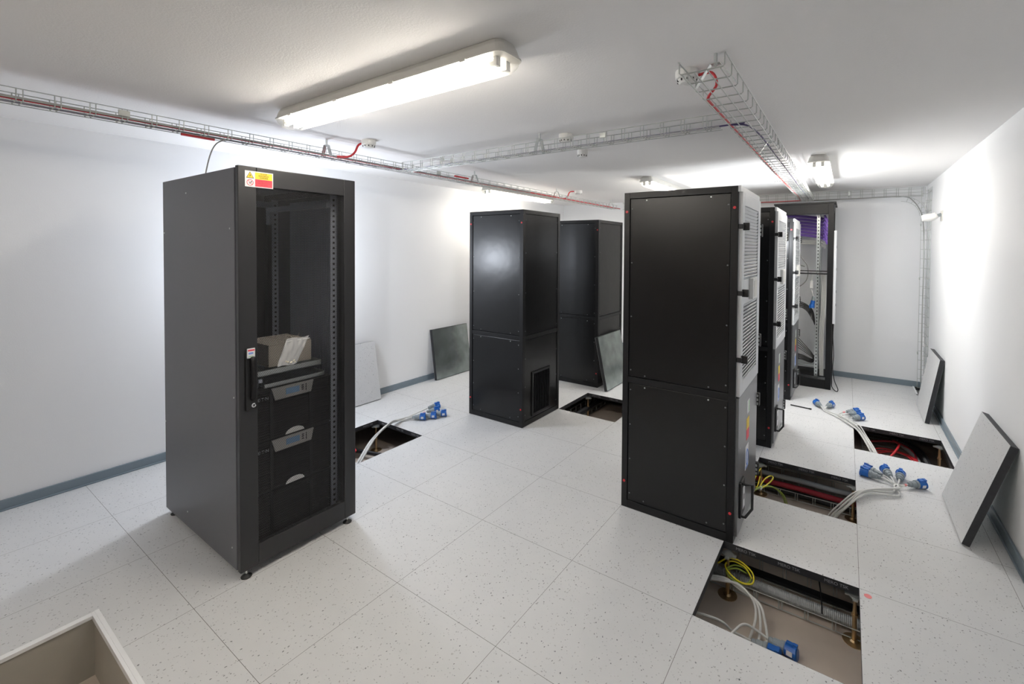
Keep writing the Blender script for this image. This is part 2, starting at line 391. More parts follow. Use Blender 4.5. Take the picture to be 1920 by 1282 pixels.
def cabinet(x0, y0, W, D, H, label, side):
    t = thing('equipment_cabinet', label, 'cabinet', (x0+W/2, y0+D/2, 0), 'black equipment cabinets')
    x1, y1 = x0+W, y0+D; p = 0.036; q = 0.012
    fr = MB()
    for (a, b) in ((x0, y0), (x1-p, y0), (x0, y1-p), (x1-p, y1-p)): fr.box(a, b, 0, a+p, b+p, H)
    for z, h in ((0, 0.045), (H-0.036, 0.036)):
        fr.box(x0+p, y0, z, x1-p, y0+p, z+h); fr.box(x0+p, y1-p, z, x1-p, y1, z+h)
        fr.box(x0, y0+p, z, x0+p, y1-p, z+h); fr.box(x1-p, y0+p, z, x1, y1-p, z+h)
    fr.build('frame', BLKF, t, bevel=0.0015)
    B(x0+0.01, y0+0.01, H-0.012, x1-0.01, y1-0.01, H-0.001).build('top_panel', BLKF, t)
    B(x0+p, y0+p, 0.005, x1-p, y1-p, 0.02).build('bottom_panel', BLKF, t)
    zs = 0.785
    def face_y(y, s, nm):
        # s=-1: front (faces -y)
        a, b = (y+q*0.5, y+q*0.5+0.004) if s < 0 else (y-q*0.5-0.004, y-q*0.5)
        B(x0+p+0.002, a, zs+0.022, x1-p-0.002, b, H-0.038).build(nm, BLK, t, bevel=0.002)
        B(x0+p+0.002, a, 0.047, x1-p-0.002, b, zs-0.022).build(nm, BLK, t, bevel=0.002)
        c0, c1 = (y+0.002, y+0.02) if s < 0 else (y-0.02, y-0.002)
        B(x0+p, c0, zs-0.018, x1-p, c1, zs+0.018).build('crossbar', BLKF, t, bevel=0.001)
        if s < 0:
            for (z0, z1) in ((zs+0.04, H-0.055), (0.07, zs-0.04)):
                for k in range(4):
                    z = z0+(z1-z0)*k/3*0.94+0.02
                    for xx in (x0+p+0.014, x1-p-0.014): put(SCRD_Y, 'screw', (xx, a, z), t)
                for xx in (x0+0.14, x1-0.14):
                    put(SCRD_Y, 'screw', (xx, a, z0-0.005), t); put(SCR_Y, 'screw', (xx, a, z1+0.004), t)
            for xx in (x0+p/2, x1-p/2):
                for z in (0.16, H-0.115):
                    m = MB(); ring(m, (xx, y, z), (0, -1, 0), 0.008, 0.003); m.build('red_cap', RED, t, smooth=False)
    face_y(y0, -1, 'front_panel'); face_y(y1, 1, 'rear_panel')
    B(x0+0.006, y0+p, 0.047, x0+0.010, y1-p, H-0.038).build('side_panel', BLK, t)
    if side == 'panel':
        xa = x1-0.010
        B(xa, y0+p+0.002, zs+0.022, xa+0.004, y1-p-0.002, H-0.038).build('side_panel', BLK, t, bevel=0.002)
        B(x1-0.02, y0+p, zs-0.018, x1-0.002, y1-p, zs+0.018).build('crossbar', BLKF, t, bevel=0.001)
        # lower panel round the vent opening
        ya, yb, za, zb = y0+0.145, y0+0.445, 0.062, 0.462
        lp = MB()
        lp.box(xa, y0+p+0.002, zb, xa+0.004, y1-p-0.002, zs-0.022)
        lp.box(xa, y0+p+0.002, 0.047, xa+0.004, y1-p-0.002, za)
        lp.box(xa, y0+p+0.002, za, xa+0.004, ya, zb); lp.box(xa, yb, za, xa+0.004, y1-p-0.002, zb)
        lp.build('side_panel', BLK, t)
        vt = thing('vent_grille', None, None, (0, 0, 0)); del vt['label']; del vt['category']
        vt.parent = t; vt.location = Vector((x1, y0+0.3, 0.06))-origin_of(t)
        vf = MB(); e = 0.022
        vf.box(xa, ya, za, x1+0.004, ya+e, zb); vf.box(xa, yb-e, za, x1+0.004, yb, zb)
        vf.box(xa, ya+e, za, x1+0.004, yb-e, za+e); vf.box(xa, ya+e, zb-e, x1+0.004, yb-e, zb)
        vf.build('grille_frame', BLKF, vt, bevel=0.002)
        vs_ = MB(); n = 11
        for k in range(n):
            yy = ya+e+(yb-ya-2*e)*(k+0.5)/n
            vs_.bar((x1-0.008, yy, za+e), (x1-0.008, yy, zb-e), 0.016, 0.004, up=(0.45, 0.9, 0))
        vs_.build('slats', BLKF, vt)
        B(x1-0.05, ya, za, x1-0.045, yb, zb).build('filter', DARK, vt)
        for z in (zs+0.06, zs+0.4, zs+0.75, H-0.09):
            for yy in (y0+p+0.012, y1-p-0.012): put(SCRD_X, 'screw', (xa+0.004, yy, z), t)
        for z in (0.1, 0.35, 0.6):
            for yy in (y0+p+0.012, y1-p-0.012): put(SCRD_X, 'screw', (xa+0.004, yy, z), t)
    else:
        zt, zm = H-0.032, 0.79
        ud = thing('upper_door', None, None); del ud['label']; del ud['category']; ud.parent = t; ud.location = Vector((x1, y0, zm))-origin_of(t)
        a, b = x1-0.002, x1+0.020
        ya, yb = y0+0.016, y1-0.004
        g1, g2 = (zt-0.47, zt-0.07), (zm+0.07, zm+0.49)
        gy0, gy1 = y0+0.075, y1-0.085
        dm = MB()
        dm.box(a, ya, zm, b, gy0, zt); dm.box(a, gy1, zm, b, yb, zt)
        for z0, z1 in ((zm, g2[0]), (g2[1], g1[0]), (g1[1], zt)): dm.box(a, gy0, z0, b, gy1, z1)
        dm.build('door_leaf', GREYP, ud, bevel=0.0015)
        B(x1-0.004, y0, zt, x1+0.012, y1, H).build('header_strip', GREYP, t, bevel=0.001)
        B(a-0.004, gy0, zm+0.05, a, gy1, zt-0.05).build('filter', mat('grey_filter', (0.10, 0.10, 0.105), 0.8), ud)
        for z0, z1 in (g1, g2):
            lv = MB(); n = 21
            for k in range(n):
                zc = z0+(z1-z0)*(k+0.5)/n
                lv.bar((b-0.007, gy0, zc), (b-0.007, gy1, zc), 0.0035, 0.0165, up=(0.5, 0, 0.86))
            for k in range(1, 22):
                yy = gy0+(gy1-gy0)*k/22
                lv.box(a+0.004, yy-0.0018, z0, a+0.011, yy+0.0018, z1)
            lv.build('louvre_grille', GREYP, ud)
        cb = B(b, y0+0.23, 1.295, b+0.022, y0+0.37, 1.415).build('control_box', WPL, ud, bevel=0.003)
        B(b+0.022, y0+0.26, 1.31, b+0.0235, y0+0.345, 1.40).build('display', LWPL, cb)
        for z in (1.70, 1.345, 0.99):
            l = MB(); l.box(x1, y0+0.004, z-0.012, x1+0.026, y0+0.05, z+0.012).box(x1+0.018, y0+0.03, z-0.02, x1+0.05, y0+0.05, z+0.02)
            l.build('latch', BLKM, t, bevel=0.003)
        for z in (1.70, 1.0, 0.62, 0.17):
            h = MB(); h.box(x1-0.001, y1-0.012, z-0.04, x1+0.032, y1+0.022, z+0.04)
            h = h.build('hinge', BLKM, t, bevel=0.003)
            m = MB()
            for dz in (-0.025, 0, 0.025): m.box(x1+0.004, y1-0.0135, z+dz-0.008, x1+0.026, y1-0.012, z+dz+0.008)
            m.build('hinge_plate', ZINC, h)
        ld = thing('lower_door', None, None); del ld['label']; del ld['category']; ld.parent = t; ld.location = Vector((x1, y0, 0.03))-origin_of(t)
        B(a, ya, 0.035, b-0.004, yb, zm-0.008).build('door_leaf', GREYD, ld, bevel=0.002)
        s = b-0.004
        st = MB(); st.use(WPAP).box(s, y0+0.265, 0.625, s+0.001, y0+0.335, 0.70); st.use(GRNI).box(s+0.001, y0+0.30, 0.63, s+0.0015, y0+0.33, 0.695)
        st.build('sticker', None, ld)
        st = MB(); st.use(YEL).box(s, y0+0.25, 0.535, s+0.001, y0+0.33, 0.60); st.use(REDL).box(s, y0+0.25, 0.475, s+0.001, y0+0.33, 0.535)
        st.build('sticker', None, ld)
        st = MB(); st.use(WPAP).box(s, y0+0.225, 0.31, s+0.001, y0+0.32, 0.445)
        st.use(BLUI).tube([(s+0.001, y0+0.272+0.028*math.cos(u), 0.375+0.045*math.sin(u)) for u in np.linspace(0, 2*math.pi, 17)[:-1]], 0.0035, 4, closed=True)
        st.use(BLUI).box(s+0.001, y0+0.235, 0.312, s+0.0015, y0+0.31, 0.325)
        st.build('sticker', None, ld)
        for z in (0.50, 0.12): put(SCR_X, 'screw', (s, y0+0.06, z), ld)
        hd = MB(); y_a, y_b = y0+0.05, y0+0.13
        hd.tube([(s, y_a+0.02, 0.305), (s+0.03, y_a+0.02, 0.305), (s+0.055, y_b, 0.285), (s+0.055, y_b, 0.15), (s+0.03, y_a+0.02, 0.125), (s, y_a+0.02, 0.125)], 0.007, 8)
        hh = hd.build('door_handle', BLKM, ld, smooth=True)
        B(s, y_a, 0.12, s+0.012, y_b+0.03, 0.31).build('handle_plate', BLKM, ld, bevel=0.003)
        mm = MB(); mm.use(WPAP).box(s+0.012, y_b-0.03, 0.15, s+0.013, y_b+0.025, 0.27)
        mm.use(BLKI).box(s+0.013, y_b-0.01, 0.195, s+0.0135, y_b+0.008, 0.225)
        mm.build('sticker', None, ld)
    return t
CA = cabinet(-0.600, 0.0, 0.646, 0.605, 1.915, 'nearest and largest cabinet of the right row, its big black face towards us', 'door')
CB_ = cabinet(-2.436, 0.604, 0.630, 0.605, 1.915, 'black cabinet with a louvred vent low on its side, mid-room', 'panel')
CC = cabinet(-2.425, 2.02, 0.630, 0.65, 1.905, 'black cabinet behind the vented one, a metal-backed tile leaning on it', 'panel')
CD = cabinet(-0.596, 1.42, 0.646, 0.66, 1.915, 'second cabinet of the right row, beside the black rod on the floor', 'door')
CE = cabinet(-0.590, 2.815, 0.646, 0.62, 1.905, 'farthest grey-doored cabinet of the right row, just before the open network rack', 'door')

# ---------------------------------------------------------------- perforated-door server cabinet
RX0, RX1, RY0, RY1, RZ0, RZ1 = -2.775, -1.845, -1.612, -1.012, 0.035, 1.95
sc = thing('server_cabinet', 'tall graphite server cabinet with perforated front door standing nearest the left wall', 'cabinet', ((RX0+RX1)/2, (RY0+RY1)/2, 0))
def sidepanel(y0, y1):
    m = MB(); m.box(RX0, y0, RZ0, RX1-0.004, y1, RZ1-0.004)
    return m.build('side_panel', R1M, sc, bevel=0.003)
sidepanel(RY0, RY0+0.012); sidepanel(RY1-0.012, RY1)
for (x, z) in ((RX0+0.02, 1.65), (RX0+0.35, 1.86), (RX1-0.05, 1.66), (RX1-0.02, 0.86), (RX1-0.05, 0.13), (RX0+0.33, 0.12), (RX0+0.01, 0.55)):
    put(SCR_Y, 'screw', (x, RY0, z), sc)
B(RX0, RY0+0.006, RZ1-0.03, RX1, RY1-0.006, RZ1-0.002).build('top_panel', R1M, sc, bevel=0.003)
B(RX0, RY0+0.013, RZ0, RX1-0.002, RY1-0.013, RZ0+0.02).build('base_panel', R1M, sc)
fr = MB()
for x in (RX0+0.01, RX1-0.05):
    for y in (RY0+0.0125, RY1-0.0525): fr.box(x, y, RZ0+0.02, x+0.04, y+0.04, RZ1-0.03)
for y in (RY0+0.0125, RY1-0.0525):
    for z in (RZ0+0.02, RZ1-0.07): fr.box(RX0+0.05, y, z, RX1-0.05, y+0.03, z+0.04)
fr.build('frame', BLKF, sc)
# rear perforated door, seen only as a dark ribbed sheet
rd = MB(); ra, rb_, rc, rdd = RY0+0.075, RY1-0.15, RZ0+0.09, RZ1-0.09
rd.box(RX0-0.012, RY0+0.01, RZ0+0.01, RX0-0.002, ra, RZ1-0.01).box(RX0-0.012, rb_, RZ0+0.01, RX0-0.002, RY1-0.01, RZ1-0.01)
rd.box(RX0-0.012, ra, RZ0+0.01, RX0-0.002, rb_, rc).box(RX0-0.012, ra, rdd, RX0-0.002, rb_, RZ1-0.01)
for k in range(75): rd.box(RX0-0.008, ra+(rb_-ra)*k/75, rc, RX0-0.0065, ra+(rb_-ra)*k/75+0.0022, rdd)
for k in range(220): rd.box(RX0-0.0075, ra, rc+(rdd-rc)*k/220, RX0-0.007, rb_, rc+(rdd-rc)*k/220+0.0028)
rd.build('rear_door', BLKM, sc)
# inner ribbed side sheet (the grey ribbed plate seen through the door)
rb = MB(); yy = RY1-0.0135
rb.box(-2.50, yy-0.003, 0.1, -2.02, yy, 1.86)
for k in range(26):
    x = -2.49+k*0.0183; rb.box(x, yy-0.008, 0.1, x+0.008, yy-0.003, 1.86)
rb.build('ribbed_inner_panel', mat('slate_inner_panel', (0.30, 0.32, 0.38), 0.5), sc)
def rail(x, y, sgn, name='mounting_rail'):
    # angle rail with square holes shown as dark recess boxes
    m = MB(); m.use(mat('rail_grey', (0.32, 0.34, 0.40), 0.4, 0.2)).box(x-0.002, y-0.019, 0.06, x+0.002, y+0.019, 1.88)
    m.box(x-0.03*sgn, y+0.017, 0.06, x, y+0.020, 1.88)
    m.use(DARK)
    for k in range(58):
        z = 0.1+k*0.0305; m.box(x-0.0026, y-0.006, z, x+0.0026, y+0.006, z+0.012)
        m.box(x-0.022*sgn, y+0.0165, z, x-0.012*sgn, y+0.0205, z+0.014)
    return m.build(name, None, sc)
rail(-1.925, RY0+0.062, 1); rail(-1.925, RY1-0.062, 1)
rail(-2.60, RY0+0.062, 1); rail(-2.60, RY1-0.062, 1)
bk = MB(); bk.box(-2.64, RY0+0.05, 1.83, -2.60, RY1-0.05, 1.865); bk.box(-2.64, RY1-0.10, 1.80, -1.93, RY1-0.07, 1.83); bk.box(-2.66, RY1-0.09, 1.72, -2.61, RY1-0.05, 1.83)
bk.build('top_bracket', mat('rail_grey', (0, 0, 0)), sc, bevel=0.001)
for y in (RY0+0.03, RY1-0.045):
    for x in (RX1+0.022, RX0+0.05):
        ft = MB(); ft.lathe((x, y, 0), (0, 0, 1), [(0, 0.023), (0.004, 0.024), (0.011, 0.013), (0.014, 0.008), (0.016, 0.005)], 18)
        f_ = ft.build('levelling_foot', BLKM, sc, smooth=False)
        st = MB(); st.cyl((x, y, 0.0155), (x, y, 0.037), 0.0045, 10); st.build('threaded_stem', CHROME, f_)
# door
door = thing('front_door', None, None); del door['label']; del door['category']; door.parent = sc
door.location = Vector((RX1+0.005, RY0, RZ0))-origin_of(sc)
dx0, dx1 = -1.838, -1.810
my0, my1, mz0, mz1 = -1.532, -1.080, 0.135, 1.862
dz0, dz1, dy0, dy1 = 0.034, 1.953, -1.612, -1.012
dm = MB()
dm.box(dx0, dy0, dz0, dx1, my0, dz1); dm.box(dx0, my1, dz0, dx1, dy1, dz1)
dm.box(dx0, my0, dz0, dx1, my1, mz0); dm.box(dx0, my0, mz1, dx1, my1, dz1)
dm.build('door_frame', mat('door_black_coat', (0.022, 0.022, 0.024), 0.42), door, bevel=0.003)
def perforated():
    px = 0.0078; pz = px*math.sqrt(3)/2; R = px/math.sqrt(3)*1.0; r = R*0.83
    V = []; Fc = []
    ny = int((my1-my0)/px)+1; nz = int((mz1-mz0)/pz)+1
    x = dx1-0.006; b = 0
    ang = [math.radians(30+60*k) for k in range(6)]
    ou = [(R*math.cos(a), R*math.sin(a)) for a in ang]; inn = [(r*math.cos(a), r*math.sin(a)) for a in ang]
    for j in range(nz):
        z = mz0+j*pz; off = (px/2 if j % 2 else 0)
        for i in range(ny):
            y = my0+i*px+off
            if y > my1-0.0005: continue
            for dy, dz in ou: V.append((x, y+dy, z+dz))
            for dy, dz in inn: V.append((x, y+dy, z+dz))
            for k in range(6):
                k2 = (k+1) % 6; Fc.append((b+k, b+k2, b+6+k2, b+6+k))
            b += 12
    m = MB(); m.v = V; m.f = Fc; m.m = [0]*len(Fc)
    return m.build('perforated_sheet', mat('mesh_black', (0.030, 0.030, 0.032), 0.45), door)
perforated()
# handle: lever in a recessed dish, lock barrel, printed tag
hd = MB(); hd.box(dx1, -1.588, 0.80, dx1+0.010, -1.535, 1.075)
hd = hd.build('door_handle', BLKM, door, bevel=0.004)
lv = MB(); lv.tube(spline([(dx1+0.012, -1.56, 1.05), (dx1+0.022, -1.56, 1.03), (dx1+0.026, -1.56, 0.95), (dx1+0.022, -1.56, 0.87), (dx1+0.012, -1.56, 0.855)], 4), 0.011, 10)
lv.build('lever', BLKF, hd, smooth=True)
lk = MB(); lk.lathe((dx1+0.010, -1.555, 0.822), (1, 0, 0), [(0, 0.0105), (0.003, 0.0105), (0.004, 0.007)], 18); lk.use(CHROME)
lk.m = [0]*len(lk.f)
lk.build('lock_barrel', CHROME, hd)
B(dx1+0.0143, -1.558, 0.817, dx1+0.0149, -1.552, 0.827).build('keyhole', BLKI, hd)
tg = MB(); tg.use(WPAP).box(dx1+0.010, -1.583, 1.05, dx1+0.016, -1.55, 1.095)
tg.use(REDL).box(dx1+0.016, -1.581, 1.083, dx1+0.0166, -1.552, 1.090); tg.use(BLUI).box(dx1+0.016, -1.578, 1.068, dx1+0.0166, -1.558, 1.077); tg.use(GRNI).box(dx1+0.016, -1.578, 1.055, dx1+0.0166, -1.558, 1.060)
tg.build('paper_tag', None, hd)
# warning label
wx = dx1+0.0006
ws = MB(); ws.use(WPAP).box(dx1, -1.582, 1.857, wx, -1.457, 1.932)
ws.use(YEL).box(wx, -1.538, 1.896, wx+0.0004, -1.461, 1.928); ws.use(REDL).box(wx, -1.538, 1.861, wx+0.0004, -1.461, 1.8955)
ws.use(BLKI).poly([(wx, -1.577, 1.898), (wx, -1.543, 1.898), (wx, -1.560, 1.929)], (0.0004, 0, 0))
ws.use(YEL).poly([(wx+0.0004, -1.5735, 1.9003), (wx+0.0004, -1.5465, 1.9003), (wx+0.0004, -1.560, 1.925)], (0.0003, 0, 0))
ws.use(BLKI).poly([(wx+0.0007, -1.558, 1.918), (wx+0.0007, -1.5635, 1.910), (wx+0.0007, -1.5605, 1.910), (wx+0.0007, -1.5625, 1.902), (wx+0.0007, -1.5565, 1.9115), (wx+0.0007, -1.5595, 1.9115)], (0.0003, 0, 0))
ws.use(REDL).tube([(wx, -1.560+0.0135*math.cos(u), 1.8775+0.0135*math.sin(u)) for u in np.linspace(0, 2*math.pi, 25)[:-1]], 0.0013, 4, closed=True)
ws.use(BLKI).box(wx, -1.5645, 1.873, wx+0.0006, -1.5555, 1.876).box(wx, -1.557, 1.878, wx+0.0006, -1.553, 1.884)
ws.use(REDL).bar((wx+0.0006, -1.569, 1.887), (wx+0.0006, -1.551, 1.868), 0.0018, 0.0006, up=(1, 0, 0))
wl = ws.build('warning_label', None, door); wl['label'] = 'yellow and red electrical warning label'
for k, s_ in enumerate(('POZOR', 'ELEKTRICKÉ', 'ZAŘÍZENÍ')): text(s_, (wx+0.0006, -1.4995, 1.922-k*0.0092), 0.0085, BLKI, door)
for k, s_ in enumerate(('NEHAS VODOU', 'ANI PĚNOVÝMI', 'PŘÍSTROJI')): text(s_, (wx+0.0006, -1.4995, 1.888-k*0.0092), 0.0078, DRED, door)

# ---------------------------------------------------------------- power supplies inside
UG = 'rack power supplies stacked in the server cabinet'
def ups(z0, z1, label, panel, arc):
    ya, yb = RY0+0.075, RY1-0.075; xf = -1.93
    t = thing('power_supply', label, 'power supply', (-2.25, (ya+yb)/2, z0), UG)
    B(-2.62, ya+0.004, z0+0.003, xf-0.01, yb-0.004, z1-0.002).build('chassis', BLKM, t, bevel=0.002)
    fm = MB(); fm.box(xf-0.012, ya, z0+0.004, xf, ya+0.012, z1-0.003).box(xf-0.012, yb-0.012, z0+0.004, xf, yb, z1-0.003)
    for y in (ya+0.115, yb-0.13): fm.box(xf-0.012, y, z0+0.004, xf+0.001, y+0.016, z1-0.003)
    fm.box(xf-0.012, ya+0.012, z0+0.004, xf, yb-0.012, z0+0.012).box(xf-0.012, ya+0.012, z1-0.012, xf, yb-0.012, z1-0.003)
    fm.build('bezel', BLKF, t, bevel=0.001)
    sl = MB(); n = int((z1-z0)/0.0125)
    for k in range(1, n):
        z = z0+k*(z1-z0)/n; sl.bar((xf-0.006, ya+0.012, z), (xf-0.006, yb-0.012, z), 0.010, 0.003, up=(0.6, 0, 0.8))
    sl.build('front_grille', BLKF, t)
    if panel:
        y0, y1 = -1.418, -1.195; zt = z1-0.002; zb = z1-0.066
        pm = MB(); pm.poly([(xf-0.002, y0, zt), (xf-0.002, y0+0.018, zb), (xf-0.002, y1-0.014, zb), (xf-0.002, y1, zt)], (0.010, 0, 0))
        pn = pm.build('control_panel', SILV, t, bevel=0.002)
        B(xf+0.008, -1.345, zt-0.045, xf+0.0095, -1.275, zt-0.014).build('screen', LCD, pn)
        bt = MB()
        for k in range(3): bt.box(xf+0.008, -1.262, zt-0.042+k*0.011, xf+0.010, -1.252, zt-0.036+k*0.011)
        bt.box(xf+0.008, -1.240, zt-0.05, xf+0.0088, -1.236, zt-0.012); bt.build('buttons', BLKM, pn)
        text('E·T·N', (xf+0.0015, ya+0.082, z1-0.047), 0.022, TXTG, t)
    if arc:
        am = MB(); pts = [(xf+0.001, -1.345, z0+0.006)]+[(xf+0.001, -1.296-0.05*math.cos(u), z0+0.006+0.028*math.sin(u)) for u in np.linspace(0, math.pi, 13)]
        am.poly(pts[1:], (0.004, 0, 0)); am.build('bright_recess', mat('polished_recess', (0.7, 0.7, 0.68), 0.3, 0.6), t)
    return t
ups(0.573, 0.842, 'top power supply in the server cabinet, a carton and trays on its lid', True, True)
ups(0.306, 0.572, 'middle power supply in the server cabinet, display panel just under a bright half-round recess', True, True)
ups(0.066, 0.305, 'bottom unit in the server cabinet, plain black slatted front without a display', False, False)
# things lying on the top unit, seen through the mesh
bx = thing('cardboard_box', 'small pale cardboard box lying on the top power supply behind the mesh', 'box', (-2.12, -1.30, 0.935))
m = MB(); m.box(-2.26, -1.40, 0.936, -1.99, -1.17, 1.05); m.build('carton', CARD, bx, bevel=0.003)
B(-2.26, -1.40, 1.051, -1.99, -1.287, 1.054).build('lid_flap', CARD, bx); B(-2.26, -1.283, 1.051, -1.99, -1.17, 1.054).build('lid_flap', CARD, bx)
tr = MB(); tr.box(-2.40, -1.50, 0.905, -1.96, -1.13, 0.909).box(-1.964, -1.50, 0.905, -1.96, -1.13, 0.934).box(-2.40, -1.50, 0.905, -2.396, -1.13, 0.934).box(-2.40, -1.134, 0.909, -1.96, -1.13, 0.934)
single(tr, 'metal_tray', ZINC, 'folded silver sheet metal tray under the cardboard box in the server cabinet', 'tray', bevel=0.001)
tr = MB(); tr.box(-2.38, -1.44, 0.843, -1.945, -1.12, 0.847).box(-1.949, -1.44, 0.843, -1.945, -1.12, 0.865).box(-2.38, -1.44, 0.843, -2.376, -1.12, 0.904).box(-2.38, -1.124, 0.843, -1.945, -1.12, 0.870)
single(tr, 'metal_tray', ZINC, 'lower flat silver tray lying directly on the lid of the top power supply', 'tray', bevel=0.001)
pk = MB()
for (x, y, z, s) in ((-1.98, -1.50, .843, .03), (-2.0, -1.465, .843, .028), (-1.97, -1.452, .872, .02), (-2.03, -1.50, .873, .022)):
    pk.box(x-s/2, y-s/2, z, x+s/2, y+s/2, z+s)
single(pk, 'fixing_parts', mat('pale_packaging', (0.55, 0.6, 0.68), 0.35), 'small heap of pale wrapped fixings at the left end of the top power supply lid', 'fixings', bevel=0.004)

# clear bag hung on the outside of the mesh
def bag():
    t = thing('plastic_bag', 'clear plastic zip bag hanging on the perforated door above the display', 'bag', (dx1+0.012, -1.42, 0.985))
    m = MB(); n, k = 16, 18; V = []; Fc = []
    for side in (0, 1):
        for i in range(k+1):
            v = i/k
            z = 1.112-0.132*v
            yl = -1.402+(-1.452+1.402)*v; yr = -1.288+(-1.352+1.288)*v
            if v > 0.8: yl += (v-0.8)*0.03
            for j in range(n+1):
                u = j/n
                y = yl+(yr-yl)*u
                bulge = math.sin(math.pi*u)*math.sin(math.pi*min(1, v*1.05))*0.010
                wr = 0.0018*math.sin(u*19+v*5)+0.0014*math.sin(u*31-v*9)
                x = dx1+0.012+(bulge+wr if side else -bulge*0.6+wr*0.3)
                V.append((x, y, z+0.003*math.sin(u*7)))
    for s in (0, 1):
        o = s*(n+1)*(k+1)
        for i in range(k):
            for j in range(n):
                a = o+i*(n+1)+j; Fc.append((a, a+1, a+n+2, a+n+1) if s else (a, a+n+1, a+n+2, a+1))
    m.add(V, Fc); m.build('bag_film', BAGM, t, smooth=True)
    z_ = MB(); z_.bar((dx1+0.013, -1.404, 1.100), (dx1+0.013, -1.286, 1.100), 0.004, 0.004); z_.build('zip_strip', clear_mat('zip_plastic', (0.8, 0.85, 0.9), 0.7, 0.3), t)
    s_ = MB(); s_.tube(spline([(dx1-0.004, -1.40, 1.125), (dx1+0.008, -1.385, 1.128), (dx1+0.012, -1.365, 1.108), (dx1+0.008, -1.34, 1.126), (dx1-0.004, -1.33, 1.13)], 5), 0.0009, 5)
    s_.build('string', CARD, t)
    c = MB()
    for (y, z, s) in ((-1.40, 0.995, 0.012), (-1.385, 0.99, 0.011), (-1.372, 0.998, 0.010), (-1.392, 1.008, 0.010), (-1.365, 0.989, 0.008), (-1.41, 1.0, .009)):
        c.lathe((dx1+0.010, y, z), (0.3, 0.9, 0.3), [(0, s*0.5), (s*0.6, s*0.55), (s, s*0.3)], 8)
    c.build('small_fixings', mat('cream_fixings', (0.75, 0.70, 0.58), 0.4), t)
bag()
